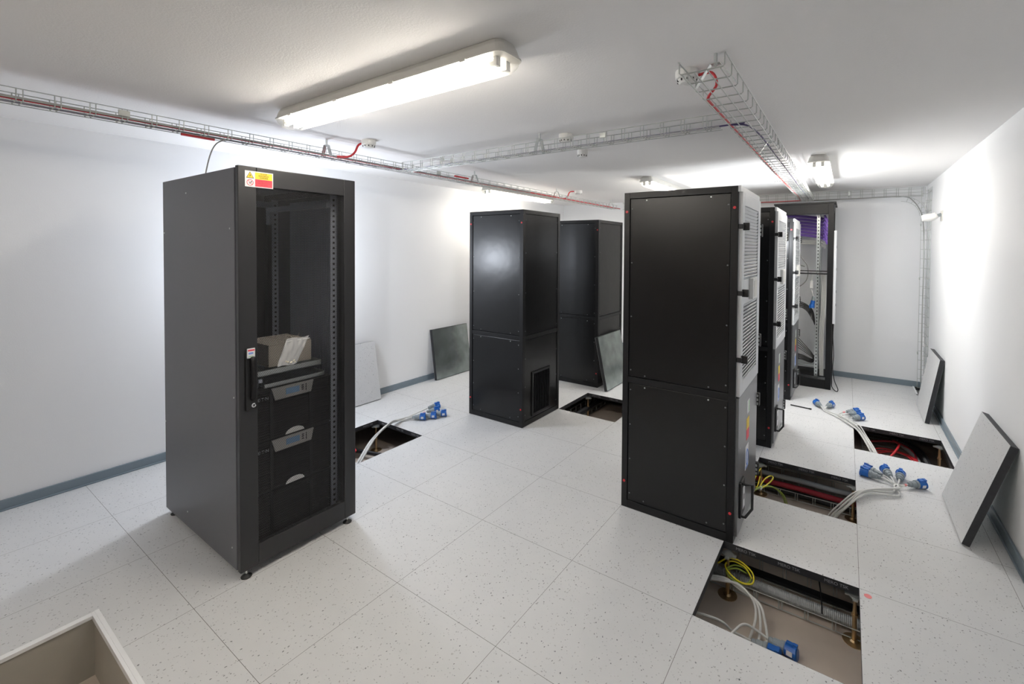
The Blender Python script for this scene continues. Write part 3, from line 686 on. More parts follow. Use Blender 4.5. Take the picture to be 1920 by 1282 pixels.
# ---------------------------------------------------------------- open network rack
def netrack():
    x0, x1, y0, y1, H = -0.20, 0.395, 3.475, 4.13, 2.125
    t = thing('network_rack', 'open-fronted black network rack with bundled purple cables against the back wall', 'rack', ((x0+x1)/2, (y0+y1)/2, 0))
    f = MB(); p = 0.055
    for a, b in ((x0, y0), (x1-p, y0), (x0, y1-p), (x1-p, y1-p)): f.box(a, b, 0.0, a+p, b+p, H-0.02)
    f.box(x0+p, y0+0.004, 0.0, x1-p, y0+0.03, 0.10); f.box(x0+p, y1-0.03, 0, x1-p, y1, 0.08)
    f.box(x0, y0+p, 0.0, x0+0.03, y1-p, 0.06); f.box(x1-0.03, y0+p, 0.0, x1, y1-p, 0.06)
    f.box(x0, y0+p, H-0.09, x0+0.03, y1-p, H-0.02); f.box(x1-0.03, y0+p, H-0.09, x1, y1-p, H-0.02)
    f.build('frame', BLKF, t, bevel=0.002)
    B(x0+p, y0+0.002, H-0.135, x1-p, y0+0.03, H-0.02).build('top_fascia', BLKF, t, bevel=0.002)
    B(x0-0.01, y0-0.004, H-0.02, x1+0.02, y1, H).build('roof', BLKF, t, bevel=0.002)
    B(x0+0.002, y0+p, 0.06, x0+0.006, y1-p, H-0.09).build('side_panel', BLKF, t)
    for (x, y) in ((0.245, y0+0.12), (-0.11, y0+0.12), (0.245, y1-0.13)):
        r = MB(); r.use(ZINC).box(x-0.018, y, 0.08, x+0.018, y+0.003, H-0.13); r.box(x+0.015, y, 0.08, x+0.018, y+0.05, H-0.13); r.use(DARK)
        for k in range(48):
            z = 0.12+k*0.039; r.box(x-0.006, y-0.0008, z, x+0.004, y+0.0038, z+0.016)
        r.build('mounting_rail', None, t)
    c = MB()
    for z in (1.345,):
        c.box(x0+p, y0+0.06, z-0.012, x1-p, y0+0.075, z-0.002).box(x0+p, y0+0.06, z-0.045, x1-p, y0+0.075, z-0.030)
        c.box(x0+0.02, y0+0.06, z-0.045, x0+0.04, y1-0.1, z); c.box(x1-0.055, y0+0.06, z-0.045, x1-0.03, y1-0.1, z)
    c.build('crossbar', BLKM, t, bevel=0.002)
    B(x0+p, y0+0.15, 0.10, x1-p, y1-0.1, 0.106).build('bottom_shelf', BLKM, t)
    B(x0+p+0.02, y0+0.20, 0.20, x1-p-0.1, y0+0.55, 0.215).build('shelf', ZINC, t, bevel=0.002)
    # white enamelled door edge standing on the right side
    w_ = MB(); w_.box(x1+0.004, y0+0.01, 0.75, x1+0.030, y0+0.055, 1.80)
    d_ = w_.build('white_side_strip', WPANEL, t, bevel=0.003)
    for z in (1.1, 1.35, 0.95, 1.6): B(x1+0.029, y0+0.02, z, x1+0.034, y0+0.03, z+0.03).build('clip', GREYD, d_)
    # upright wire at the front corner
    w2 = MB(); w2.box(x1+0.006, y0+0.01, 1.80, x1+0.012, y0+0.03, 2.09); w2.build('door_edge_strip', BLKM, t)
    G = 'cables inside the open network rack'
    pu = MB()
    for j in range(7):
        z = 1.985-j*0.038
        for i in range(3):
            pu.tube(spline([(-0.17, y0+0.35+i*0.012, z+0.01), (0.0, y0+0.40+i*0.012, z+0.012), (0.15, y0+0.40+i*.012, z-0.004), (0.27, y0+0.34+i*0.012, z-0.03), (0.30, y0+0.22, z-0.05)], 6), 0.0175, 6)
    for j in range(6):
        pu.tube(spline([(0.30, y0+0.22, 1.98-j*0.05), (0.315, y0+0.14, 1.95-j*0.05), (0.335, y0+0.12, 1.90-j*0.05)], 5), 0.013, 6)
    single(pu, 'cable_bundle', PCAB, 'thick curved bundle of purple cables across the top of the open rack', 'cables', G, base=(0.05, y0+0.4, 1.7))
    wh = MB()
    for j in range(4):
        wh.tube(spline([(-0.17, y0+0.34, 1.64+j*0.016), (0.05, y0+0.37, 1.655+j*0.014), (0.22, y0+0.34, 1.645+j*0.014), (0.31, y0+0.15, 1.60+j*0.02)], 6), 0.006, 6)
    single(wh, 'cable_bundle', WCAB, 'band of white cables just below the purple bundle in the open rack', 'cables', G)
    gc = MB(); gc.tube(spline([(0.02, y0+0.36, 1.64), (0.06, y0+0.3, 1.5), (0.13, y0+0.3, 1.38), (0.12, y0+0.33, 1.22), (0.03, y0+0.34, 1.13), (-0.06, y0+0.34, 1.20), (-0.08, y0+0.33, 1.32), (0.0, y0+0.33, 1.40), (0.10, y0+0.3, 1.38)], 7), 0.006, 7)
    single(gc, 'cable', GCAB, 'thin grey cable looping behind the crossbar of the open rack', 'cable', G)
    wv = MB()
    for j in range(4):
        wv.tube(spline([(0.28+j*0.012, y0+0.14, 1.30), (0.29+j*0.012, y0+0.15, 1.0), (0.275+j*0.012, y0+0.14, 0.6), (0.285+j*0.010, y0+0.13, 0.12)], 6), 0.006, 6)
    single(wv, 'cable_bundle', WCAB, 'white cables running straight down beside the right rail of the open rack', 'cables', G)
    bk_ = MB()
    for j in range(6):
        bk_.tube(spline([(-0.17, y0+0.25+0.02*(j % 3), 0.95-j*0.014), (0.0, y0+0.24+0.014*(j % 2), 0.965-j*0.011-0.01*(j % 2)), (0.12, y0+0.22, 0.935-j*.013), (0.20, y0+0.17, 0.86-j*0.02), (0.225, y0+0.16, 0.7)], 6), 0.006, 6)
    for j in range(5):
        bk_.tube(spline([(-0.17, y0+0.25, 0.78-j*0.07), (0.05, y0+0.23, 0.52-j*0.03), (0.20, y0+0.18, 0.36-j*0.012), (0.22, y0+0.16, 0.28)], 6), 0.0045, 6)
    for j in range(4):
        bk_.tube(spline([(-0.16, y0+0.22, 0.25+j*0.018), (0.06, y0+0.22, 0.27+j*0.018), (0.20, y0+0.19, 0.25+j*0.012), (0.22, y0+0.16, 0.34)], 6), 0.008, 6)
    single(bk_, 'cable_bundle', BCAB, 'black cables curving through the lower half of the open rack', 'cables', G)
    pl = thing('plug', 'blue plug with a white inline switch hanging by the rail inside the open rack', 'plug', (0.195, y0+0.13, 0.93))
    m = MB(); m.tube(spline([(0.20, y0+0.13, 1.30), (0.185, y0+0.12, 1.22)], 4), 0.004, 6); m.tube(spline([(0.185, y0+0.12, 1.13), (0.195, y0+0.12, 1.08), (0.205, y0+0.12, 1.03)], 4), 0.004, 6); m.build('cord', WCAB, pl)
    B(0.17, y0+0.105, 1.13, 0.20, y0+0.13, 1.22).build('inline_switch', WPL, pl, bevel=0.004)
    m = MB(); m.lathe((0.205, y0+0.12, 1.04), (0, 0, -1), [(0, 0.012), (0.02, 0.016), (0.05, 0.02), (0.051, 0.012)], 12); m.build('grip', GREYC, pl, smooth=False)
    m = MB(); m.lathe((0.203, y0+0.12, 0.99), (-0.15, 0, -1), [(0, 0.022), (0.05, 0.024), (0.06, 0.028), (0.085, 0.028), (0.086, 0.02)], 14); m.box(0.165, y0+0.10, 0.90, 0.19, y0+0.14, 0.94); m.build('body', BLUE, pl)
    bc = MB()
    bc.tube(spline([(0.412, y0+0.04, 0.76), (0.408, y0+0.02, 0.6), (0.418, y0+0.01, 0.40), (0.412, y0, 0.25), (0.43, y0-0.01, 0.12), (0.465, y0-0.03, 0.03), (0.45, y0-0.04, 0.006), (0.41, y0-0.01, 0.04), (0.405, y0+0.02, 0.10), (0.40, y0+0.1, 0.2)], 7), 0.0045, 7)
    single(bc, 'cable', BCAB, 'thin black cable dangling outside the right corner of the open rack down to the floor', 'cable')
netrack()

# ---------------------------------------------------------------- cable trays
def basket(P, axis, L, W, H, pitch, upv=(0, 0, 1), pair=0.0, rw=0.0022, nb=3, H2=None):
    H2 = H2 or H
    # P: start of the centre line at the bottom, axis: unit run direction, up: open side
    m = MB(); P = Vector(P); a = Vector(axis); u = Vector(upv); s = a.cross(u).normalized()
    n = int(L/pitch)+1
    for k in range(n):
        for o in ((-pair/2, pair/2) if pair else (0,)):
            c = P+a*min(max(k*pitch+o, 0), L)
            m.tube([c-s*(W/2)+u*H, c-s*(W/2)+u*0.006, c-s*(W/2-0.006), c+s*(W/2-0.006), c+s*(W/2)+u*0.006, c+s*(W/2)+u*H2], rw, 6)
    for j in range(nb):
        o = -W/2+W*(j+0.5)/nb*1.0 if nb > 1 else 0
        o = -W/2+0.012+(W-0.024)*j/(nb-1) if nb > 1 else 0
        m.tube([P+s*o-u*rw*1.6, P+a*L+s*o-u*rw*1.6], rw, 6)
    for sg in (-1, 1):
        hh = H if sg < 0 else H2
        for h in ([hh] if hh < 0.07 else [hh, hh*0.5]):
            m.tube([P+s*(sg*(W/2+rw*1.0))+u*h, P+a*L+s*(sg*(W/2+rw))+u*h], rw, 6)
    return m
TG = 'galvanised wire cable trays'
def tray(mb, label, cps=(), grp=TG):
    vs = np.array([tuple(v) for v in mb.v]); c = vs.mean(0); c[2] = vs[:, 2].min()
    t = thing('cable_tray', label, 'cable tray', tuple(c), grp)
    mb.build('wire_mesh', ZINCD, t)
    for (x, y, z, ax) in cps:
        k = MB()
        if ax == 'y': k.box(x-0.004, y-0.022, z, x+0.004, y+0.022, z+0.028)
        else: k.box(x-0.018, y-0.004, z, x+0.018, y+0.004, z+0.028)
        k.build('coupler', ZINCD, t, bevel=0.001)
    return t
TZ = 2.20
tray(basket((-2.505, YF+0.05, TZ), (0, 1, 0), 8.10, 0.105, 0.05, 0.115, pair=0.02), 'long wire tray under the ceiling along the left wall, carrying red conduit',
     ((-2.445, -1.855, TZ+0.015, 'y'), (-2.445, 0.22, TZ+0.015, 'y'), (-2.445, 2.4, TZ+0.015, 'y')))
tray(basket((-2.44, -0.125, TZ), (1, 0, 0), 2.42, 0.10, 0.056, 0.112, pair=0.018), 'wire cable tray crossing the room between the left tray and the wide one',
     ((-0.66, -0.18, TZ+0.02, 'x'), (-1.98, -0.18, TZ+0.02, 'x')))
tray(basket((0.0925, -0.93, TZ), (0, 1, 0), 4.95, 0.155, 0.045, 0.108, nb=4, rw=0.0026), 'wide wire cable tray on the right, its open end nearest us by a smoke detector',
     ((0.172, 0.52, TZ+0.01, 'y'),))
tray(basket((-2.45, 4.19, TZ+0.055), (1, 0, 0), 3.68, 0.10, 0.055, 0.115, upv=(0, -1, 0), pair=0.02), 'wire cable tray running along the top of the back wall')
tray(basket((1.262, 3.95, 0.02), (0, 0, 1), 2.25, 0.30, 0.05, 0.105, upv=(-1, 0, 0), nb=4), 'vertical wire cable tray climbing the right wall in the back corner', ((1.21, 4.10, 1.86, 'y'), (1.21, 4.1, 1.25, 'y'), (1.21, 4.10, 0.40, 'y')))
# curved section of the back tray
cvm = MB()
for r_ in (0.17, 0.23):
    cvm.tube([(1.03+r_*math.sin(u), 4.13, 1.98+r_*math.cos(u)) for u in np.linspace(0, math.pi/2, 12)], 0.0022, 6)
for u in np.linspace(0.3, 1.4, 5):
    cvm.tube([(1.03+0.17*math.sin(u), 4.13, 1.98+0.17*math.cos(u)), (1.03+0.23*math.sin(u), 4.13, 1.98+0.23*math.cos(u)), (1.03+0.23*math.sin(u), 4.19, 1.98+0.23*math.cos(u))], 0.0022, 6)
single(cvm, 'cable_tray', ZINCD, 'short curved wire tray bend turning down in the back right corner', 'cable tray', TG)

def bracket(x, y, label, ax='x', W=0.11):
    t = thing('ceiling_bracket', label, 'bracket', (x, y, CZ), 'ceiling brackets holding the cable trays')
    MB().cyl((x, y, CZ-0.035), (x, y, CZ), 0.007, 10).build('stem', ZINC, t)
    b = MB(); d = Vector((1, 0, 0)) if ax == 'x' else Vector((0, 1, 0)); side = Vector((0, 1, 0)) if ax == 'x' else Vector((1, 0, 0))
    c = Vector((x, y, CZ-0.038))
    b.bar(c-d*0.018, c+d*0.018, 0.024, 0.003)
    for sg in (-1, 1): b.bar(c+d*(sg*0.018), c+d*(sg*(W/2))+Vector((0, 0, -(CZ-0.038-TZ-0.004))), 0.024, 0.003, up=d*sg+Vector((0, 0, 1)))
    b.build('strap', ZINC, t, bevel=0.0008)
    MB().lathe((x, y, CZ-0.0395), (0, 0, -1), [(0, 0.008), (0.006, 0.008), (0.0061, 0.004), (0.012, 0.004)], 6).build('bolt', ZINC, t)
bracket(-2.50, -0.775, 'V-shaped bracket holding the left tray, nearest the ring-cabled detector')
bracket(-2.50, 0.737, 'V-shaped bracket on the left tray, just past the crossing tray')
bracket(-2.50, 2.236, 'V-shaped bracket on the left tray, near the far small detector')
bracket(-2.50, 3.80, 'farthest V-shaped bracket on the left tray')
bracket(-2.50, -3.0, 'V-shaped bracket on the left tray, behind the viewpoint')
bracket(-1.149, -0.115, 'V-shaped bracket holding the middle of the crossing tray', 'y', 0.10)
bracket(0.096, -0.744, 'bracket strap inside the open near end of the wide right tray', 'x', 0.15)
bracket(0.096, 0.75, 'bracket strap halfway along the wide right tray', 'x', 0.15)
bracket(0.096, 2.9, 'bracket strap towards the far end of the wide right tray', 'x', 0.15)
single(B(0.52, 4.12, 2.245, 0.54, 4.19, 2.30), 'wall_bracket', ZINC, 'small grey bracket on the back tray right of the open rack', 'bracket', bevel=0.002)

# cables lying in the trays
def cable(name, pts, r, m, label, group=None, n=6, sm=6, cat='cable'):
    mb = MB(); mb.tube(spline(pts, sm), r, n); return single(mb, name, m, label, cat, group, smooth=True)
cable('conduit', [(-2.480, YF+0.06, TZ+0.012), (-2.485, -2.0, TZ+0.013), (-2.480, 0.0, TZ+0.013), (-2.483, 2.0, TZ+0.013), (-2.48, 4.1, TZ+0.013)], 0.0075, RED, 'long thin red conduit lying in the left cable tray')
cable('conduit', [(-2.455, YF+0.06, TZ+0.011), (-2.456, -1.0, TZ+0.011), (-2.456, 1.6, TZ+0.011)], 0.006, GCAB, 'thin grey conduit beside the red one in the left cable tray')
cable('cable', [(-2.515, YF+0.06, TZ+0.007), (-2.525, -1.4, TZ+0.007), (-2.52, -0.35, TZ+0.007), (-2.43, -0.13, TZ+0.008), (-2.2, -0.12, TZ+0.008), (-0.1, -0.12, TZ+0.008), (0.03, -0.10, TZ+0.012), (0.11, 0.05, TZ+0.008), (0.12, 1.0, TZ+0.008), (0.12, 3.9, TZ+0.008)], 0.0045, PDRK, 'violet cable running along the crossing tray into the wide right tray')
cable('conduit', [(0.0, -0.63, 2.30), (0.055, -0.63, 2.298), (0.072, -0.62, 2.25), (0.035, -0.60, 2.21), (0.024, -0.5, TZ+0.010), (0.023, 0.0, TZ+0.010), (0.024, 2.0, TZ+0.010), (0.027, 3.85, TZ+0.010), (-0.1, 4.13, TZ+0.014), (-1.0, 4.14, TZ+0.02), (-2.4, 4.13, TZ+0.02)], 0.006, RED, 'red conduit leaving the nearest detector and running along the wide right tray')
cable('conduit', [(-2.30, -0.61, 2.31), (-2.36, -0.62, 2.30), (-2.39, -0.63, 2.25), (-2.42, -0.66, 2.218), (-2.46, -0.73, TZ+0.012)], 0.0075, RED, 'short red conduit curving from the detector above the server cabinet into the left tray')
cable('conduit', [(-2.40, 2.50, 2.312), (-2.44, 2.46, 2.30), (-2.45, 2.42, 2.24), (-2.465, 2.38, TZ+0.013)], 0.0075, RED, 'short red conduit curving from the far left detector into the left tray')
cable('cable', [(-2.50, -1.40, TZ-0.002), (-2.54, -1.43, TZ-0.03), (-2.57, -1.45, 2.10), (-2.60, -1.47, 1.951)], 0.0035, GCAB, 'thin dark cable dropping from the left tray onto the server cabinet roof')
cable('cable', [(0.16, 4.16, TZ+0.012), (0.7, 4.16, TZ+0.012), (1.05, 4.15, TZ+0.008), (1.15, 4.14, 2.14), (1.21, 4.12, 2.02), (1.23, 4.10, 1.9), (1.235, 4.02, 1.6), (1.235, 4.03, 0.9), (1.235, 4.02, 0.1)], 0.006, GCAB, 'grey cable following the back tray and bending down into the vertical tray')
def tray_plate(x0, y0, x1, y1, z, label):
    single(B(x0, y0, z, x1, y1, z+0.014), 'junction_sleeve', RED, label, 'sleeve', bevel=0.003)
tray_plate(-2.535, -1.60, -2.52, -1.44, TZ-0.014, 'flat red sleeve clipped under the left tray above the server cabinet')
tray_plate(-2.46, 0.42, -2.445, 0.60, TZ+0.024, 'flat red sleeve in the left tray just past the crossing')
# ---------------------------------------------------------------- luminaires
def luminaire(x, y, L, ax, label, W=0.145):
    t = thing('ceiling_light', label, 'ceiling light', (x, y, CZ), 'long fluorescent ceiling lights')
    def X(u, v, z): return (x+u, y+v, z) if ax == 'x' else (x+v, y+u, z)
    def rr(hu, hv, z, r=0.035, n=5):
        out = []
        for cu, cv, a0 in ((hu-r, hv-r, 0), (-hu+r, hv-r, 90), (-hu+r, -hv+r, 180), (hu-r, -hv+r, 270)):
            for k in range(n+1):
                a = math.radians(a0+90*k/n); out.append(X(cu+r*math.cos(a), cv+r*math.sin(a), z))
        return out
    def loft(secs, m, nm, par, caps=(True, True), smooth=False):
        mb = MB(); n = len(secs[0]); V = [p for s in secs for p in s]; Fc = []
        for i in range(len(secs)-1):
            for j in range(n): Fc.append((i*n+j, i*n+(j+1) % n, (i+1)*n+(j+1) % n, (i+1)*n+j))
        if caps[0]: Fc.append(tuple(range(n)))
        if caps[1]: Fc.append(tuple(reversed(range(len(V)-n, len(V)))))
        mb.add(V, Fc); return mb.build(nm, m, par, smooth=smooth)
    h = L/2
    loft([rr(h-0.02, W/2-0.02, CZ-0.001), rr(h-0.012, W/2-0.010, CZ-0.02), rr(h-0.004, W/2-0.004, CZ-0.048), rr(h, W/2, CZ-0.05), rr(h, W/2, CZ-0.056)], LWPL, 'housing', t)
    loft([rr(h-0.004, W/2-0.004, CZ-0.0565), rr(h-0.008, W/2-0.008, CZ-0.075), rr(h-0.022, W/2-0.022, CZ-0.096), rr(h-0.035, W/2-0.032, CZ-0.100)], DIFF, 'diffuser', t, caps=(False, True), smooth=False)
    for v in (-0.028, 0.028):
        m = MB(); m.tube([X(-h+0.08, v, CZ-0.075), X(h-0.08, v, CZ-0.075)], 0.0125, 12); m.build('tube', TUBEM, t, smooth=False)
        for s in (-1, 1):
            m = MB(); m.cyl(X(s*(h-0.08), v, CZ-0.075), X(s*(h-0.06), v, CZ-0.075), 0.013, 12); m.box(*X(s*(h-0.045), v-0.012, CZ-0.09), *X(s*(h-0.06), v+0.012, CZ-0.0565)); m.build('lamp_holder', WPL, t)
    for k in range(4):
        u = -h+0.18+k*(L-0.36)/3
        for s in (-1, 1):
            m = MB(); m.box(*X(u-0.014, s*(W/2-0.001), CZ-0.062), *X(u+0.014, s*(W/2+0.003), CZ-0.050)); m.build('clip', LWPL, t)
    return t
luminaire(-1.285, -1.255, 1.60, 'x', 'large fluorescent ceiling light nearest us, glowing above the server cabinet')
luminaire(-3.07, 2.26, 1.45, 'y', 'fluorescent ceiling light close to the left wall, behind the left cable tray')
luminaire(-1.20, 2.60, 1.45, 'y', 'fluorescent ceiling light half hidden behind the top of the nearest right cabinet')
luminaire(0.325, 2.30, 1.45, 'y', 'fluorescent ceiling light beside the far part of the wide right tray', W=0.15)
luminaire(-1.2, -3.3, 1.45, 'x', 'added fill light behind the viewpoint, built like the fluorescent ceiling lights')  # added fill to brighten the near floor; no fitting known here

# detectors
def detector(x, y, label, r=0.048, ring_=True):
    t = thing('smoke_detector', label, 'smoke detector', (x, y, CZ), 'white ceiling smoke detectors')
    MB().lathe((x, y, CZ), (0, 0, -1), [(0, r), (0.012, r*1.02), (0.034, r*0.98), (0.036, r*0.9)], 24).build('base', WPL, t, smooth=False)
    h = MB(); h.lathe((x, y, CZ-0.036), (0, 0, -1), [(0, r*0.84), (0.006, r*0.84), (0.016, r*0.6), (0.018, r*0.3)], 24).build('sensor_head', WPL, t)
    m = MB()
    for k in range(10):
        a = 2*math.pi*k/10; m.box(x+r*0.80*math.cos(a)-0.003, y+r*0.80*math.sin(a)-0.003, CZ-0.0455, x+r*0.80*math.cos(a)+0.003, y+r*0.80*math.sin(a)+0.003, CZ-0.0375)
    m.build('slots', DARK, t)
detector(-0.045, -0.63, 'smoke detector nearest us, beside the open end of the wide right tray')
detector(-2.27, -0.60, 'smoke detector beside the left tray above the server cabinet, red conduit into it')
detector(-1.159, 0.477, 'plain white detector alone on the ceiling behind the crossing tray', 0.04)
detector(-1.02, 0.0, 'flat white detector just behind the bracket of the crossing tray', 0.045)
detector(-2.358, 2.547, 'small far detector beside the left tray with a red conduit')
detector(-0.072, 2.70, 'white detector left of the far part of the wide right tray')
# emergency lamp on the right wall
t = thing('wall_lamp', 'white emergency spot lamp on a bracket high on the right wall near the corner', 'lamp', (XR, 3.17, 1.9))
B(XR-0.006, 3.12, 1.865, XR-0.0005, 3.22, 1.965).build('wall_plate', LWPL, t, bevel=0.002)
m = MB(); m.bar((XR-0.006, 3.17, 1.93), (XR-0.06, 3.17, 1.905), 0.03, 0.03); m.build('arm', GREYC, t, bevel=0.004)
m = MB(); m.tube(spline([(XR-0.04, 3.17, 1.925), (XR-0.075, 3.17, 1.905), (XR-0.115, 3.17, 1.90), (XR-0.15, 3.17, 1.895)], 4), 0.03, 16, radii=[0.026+0.010*math.sin(math.pi*i/12)+0.002 for i in range(13)]); m.build('lamp_head', WPL, t, smooth=True)

# ---------------------------------------------------------------- lifted floor tiles leaning about
def leaning(name_label, corner, along, up, n_back, face_up):
    # corner: bottom near corner of the visible face; along/up: unit vectors of edges; n_back: unit vector into the thickness
    a, u, n = Vector(along), Vector(up), Vector(n_back); P = Vector(corner); s = 0.598; th = 0.036
    t = thing('floor_tile', name_label, 'floor tile', tuple(P+a*(s/2)), 'lifted raised-floor tiles leaning about the room')
    def slab(d0, d1, ins, m, nm):
        p = P+a*ins+u*ins; w_ = s-2*ins; vs = []
        for d in (d0, d1):
            for (i, j) in ((0, 0), (1, 0), (1, 1), (0, 1)): vs.append(p+a*(i*w_)+u*(j*w_)+n*d)
        mb = MB().add(vs, [(0, 3, 2, 1), (4, 5, 6, 7), (0, 1, 5, 4), (1, 2, 6, 5), (2, 3, 7, 6), (3, 0, 4, 7)])
        o = mb.build(nm, m, t); return o
    slab(0.0015, th-0.0015, 0, TEDGE, 'core')
    slab(0, 0.0015, 0.0004 if face_up else 0.003, TILE_L if face_up else TBOT, 'vinyl_face' if face_up else 'metal_back')
    slab(th-0.0015, th, 0.003 if face_up else 0.0004, TBOT if face_up else TILE_L, 'metal_back' if face_up else 'vinyl_face')
    return t
def lean_right(y0, xb, label):
    # visible face looks to -x; leans to the right wall
    u = None
    # find the lean so that the back top edge touches the wall
    for k in range(200):
        th_ = math.radians(2+k*0.15)
        ux, uz = math.sin(th_), math.cos(th_)
        if xb+0.598*ux+0.036*uz >= XR-0.001: break
    leaning(label, (xb, y0, 0.036*ux+0.0005), (0, 1, 0), (ux, 0, uz), (uz, 0, -ux), True)
lean_right(0.69, 1.06, 'speckled floor tile leaning on the right wall, the nearer one to us')
lean_right(2.81, 1.138, 'speckled floor tile leaning on the right wall, the farther one by the vertical tray')
def lean_left(y0, xb, label, face, xw=XL, skip=0.022):
    for k in range(200):
        th_ = math.radians(2+k*0.15)
        ux, uz = -math.sin(th_), math.cos(th_)
        if xb+0.598*ux-0.036*uz <= xw+0.001: break
    leaning(label, (xb, y0, 0.036*(-ux)+0.0005), (0, 1, 0), (ux, 0, uz), (-uz, 0, ux), face)
lean_left(-0.225, -3.455, 'speckled floor tile leaning on the left wall just behind the server cabinet', True)
lean_left(1.160, -3.475, 'floor tile with its dull metal back showing, leaning on the left wall', False)
lean_left(1.945, -1.635, 'floor tile with its metal back showing, leaning on the side of a black cabinet', False, xw=-1.794)

# ---------------------------------------------------------------- pedestals below the raised floor
def pedestal(x, y, label):
    t = thing('floor_pedestal', label, 'pedestal', (x, y, SZ), 'raised floor pedestals in the openings')
    MB().lathe((x, y, SZ), (0, 0, 1), [(0, 0.048), (0.003, 0.048), (0.0031, 0.02), (0.012, 0.014)], 20).build('base_plate', BRASS, t)
    MB().cyl((x, y, SZ+0.012), (x, y, SZ+0.14), 0.010, 12).build('tube', BRASS, t)
    MB().lathe((x, y, SZ+0.12), (0, 0, 1), [(0, 0.014), (0.012, 0.014), (0.0121, 0.009), (0.07, 0.007), (0.095, 0.007)], 8).build('threaded_rod', BRASS, t)
    m = MB(); m.bar((x-0.04, y, -0.043), (x+0.04, y, -0.043), 0.02, 0.006); m.bar((x, y-0.04, -0.0431), (x, y+0.04, -0.0431), 0.02, 0.006); m.lathe((x, y, -0.05), (0, 0, 1), [(0, 0.022), (0.012, 0.028)], 12)
    m.build('head', ZINC, t)
pedestal(0.03, -0.035, 'pedestal at the left back corner of the nearest floor opening')
pedestal(0.585, 0.0, 'greenish-brass pedestal at the right back corner of the nearest floor opening')
pedestal(0.015, 1.165, 'pedestal by the yellow and green wires in the second floor opening')
pedestal(0.59, 1.17, 'pedestal at the right back corner of the second floor opening, below the white cables')
pedestal(1.185, 2.35, 'pedestal at the back right corner of the floor opening with red coils')
pedestal(-1.78, 1.77, 'copper-coloured pedestal at the back corner of the opening behind the vented cabinet')
pedestal(-2.98, -0.03, 'pedestal in the floor opening behind the server cabinet')
pedestal(0.59, 0.63, 'pedestal at the near right corner of the second floor opening')

# under-floor trays, hoses, cables
UGp = 'wire trays under the raised floor'
def utray(mb, label):
    single(mb, 'cable_tray', ZINCD, label, 'cable tray', UGp)
utray(basket((-0.3, 0.09, SZ+0.015), (1, 0, 0), 1.25, 0.20, 0.19, 0.115, pair=0.014, rw=0.0028, H2=0.05), 'wire tray on the subfloor in the nearest opening, grey hose in it')
utray(basket((-0.3, 1.28, SZ+0.015), (1, 0, 0), 1.45, 0.20, 0.12, 0.11, pair=0.014, rw=0.0026, H2=0.055), 'wire tray on the subfloor in the second opening, dark red and black sleeves in it')
utray(basket((0.86, 1.7, SZ+0.015), (0, 1, 0), 1.3, 0.38, 0.03, 0.09, nb=5), 'wide wire tray on the subfloor under the red coils')
utray(basket((-1.86, 1.0, SZ+0.015), (0, 1, 0), 1.4, 0.14, 0.08, 0.11, pair=0.012), 'wire tray on the subfloor in the opening behind the vented cabinet')
hs = MB(); hs.tube([(-0.3+0.004*i, 0.055, SZ+0.05) for i in range(310)], 0.024, 10, radii=[0.024 if i % 2 else 0.0222 for i in range(310)])
single(hs, 'hose', HOSE, 'pale grey corrugated hose lying in the tray of the nearest opening', 'hose')
single(B(-0.3, 0.09, SZ+0.075, 0.95, 0.135, SZ+0.088), 'flat_duct', BLKM, 'flat black duct lying above the grey hose in the nearest opening', 'duct')
tie = MB()
tie.tube([(0.43, 0.135, -0.07), (0.45, 0.06, -0.15), (0.455, 0.03, SZ+0.05)], 0.003, 5)
single(tie, 'cable_tie', BCAB, 'long black cable tie hanging over the grey hose', 'cable tie')
for yy, zz, m_, nm, lb in ((1.225, SZ+0.085, REDD, 'sleeve_pipe', 'dark red sleeve running along the back of the second opening'), (1.27, SZ+0.125, HOSE, 'hose', 'grey hose under the tile edge at the back of the second opening'), (1.225, SZ+0.04, BCAB, 'hose', 'black hose low in the tray of the second opening')):
    h = MB(); h.tube([(-0.3+0.05*i, yy+0.004*math.sin(i*0.7), zz-0.002*i*0.1) for i in range(29)], 0.019, 10); single(h, nm, m_, lb, 'pipe', smooth=True)
cable('cable', [(-0.02, -0.05, -0.10), (0.03, -0.02, -0.07), (0.09, 0.0, -0.08), (0.15, -0.03, -0.10), (0.155, -0.08, -0.12), (0.10, -0.10, -0.12), (0.045, -0.09, -0.10), (0.02, -0.05, -0.09), (0.05, -0.01, -0.085), (0.11, -0.01, -0.095), (0.15, -0.05, -0.115)], 0.0042, YGC, 'yellow earth wire coiled at the pedestal of the nearest opening', 'earth wires')
cable('cable', [(0.03, -0.06, -0.10), (0.06, -0.015, -0.10), (0.11, -0.005, -0.105), (0.145, -0.045, -0.12), (0.12, -0.09, -0.13), (0.06, -0.10, -0.12), (0.03, -0.07, -0.11), (0.07, -0.02, -0.11), (0.12, -0.015, -0.12)], 0.0042, GGC, 'green-striped earth wire coiled with the yellow one in the nearest opening', 'earth wires')
for k in range(2):
    o_ = k*0.012
    cable('cable', [(0.0, 0.60+o_, -0.06), (0.03, 0.68+o_, -0.03), (0.075, 0.77+o_, -0.02), (0.13, 0.90, -0.06), (0.17+o_, 1.0, -0.14), (0.19+o_, 1.05, -0.22), (0.195+o_, 1.06, SZ+0.005)], 0.0045, (GGC, GGC)[k], ('green' if k == 0 else 'second green')+' and yellow earth wire arching over the second floor opening', 'earth wires')
cable('cable', [(0.06, 0.76, -0.03), (0.08, 0.84, 0.0), (0.11, 0.90, 0.012), (0.13, 0.89, 0.008), (0.11, 0.83, -0.01), (0.07, 0.76, -0.03)], 0.0045, YGC, 'yellow loop of earth wire tied with a white tie in the second opening', 'earth wires')
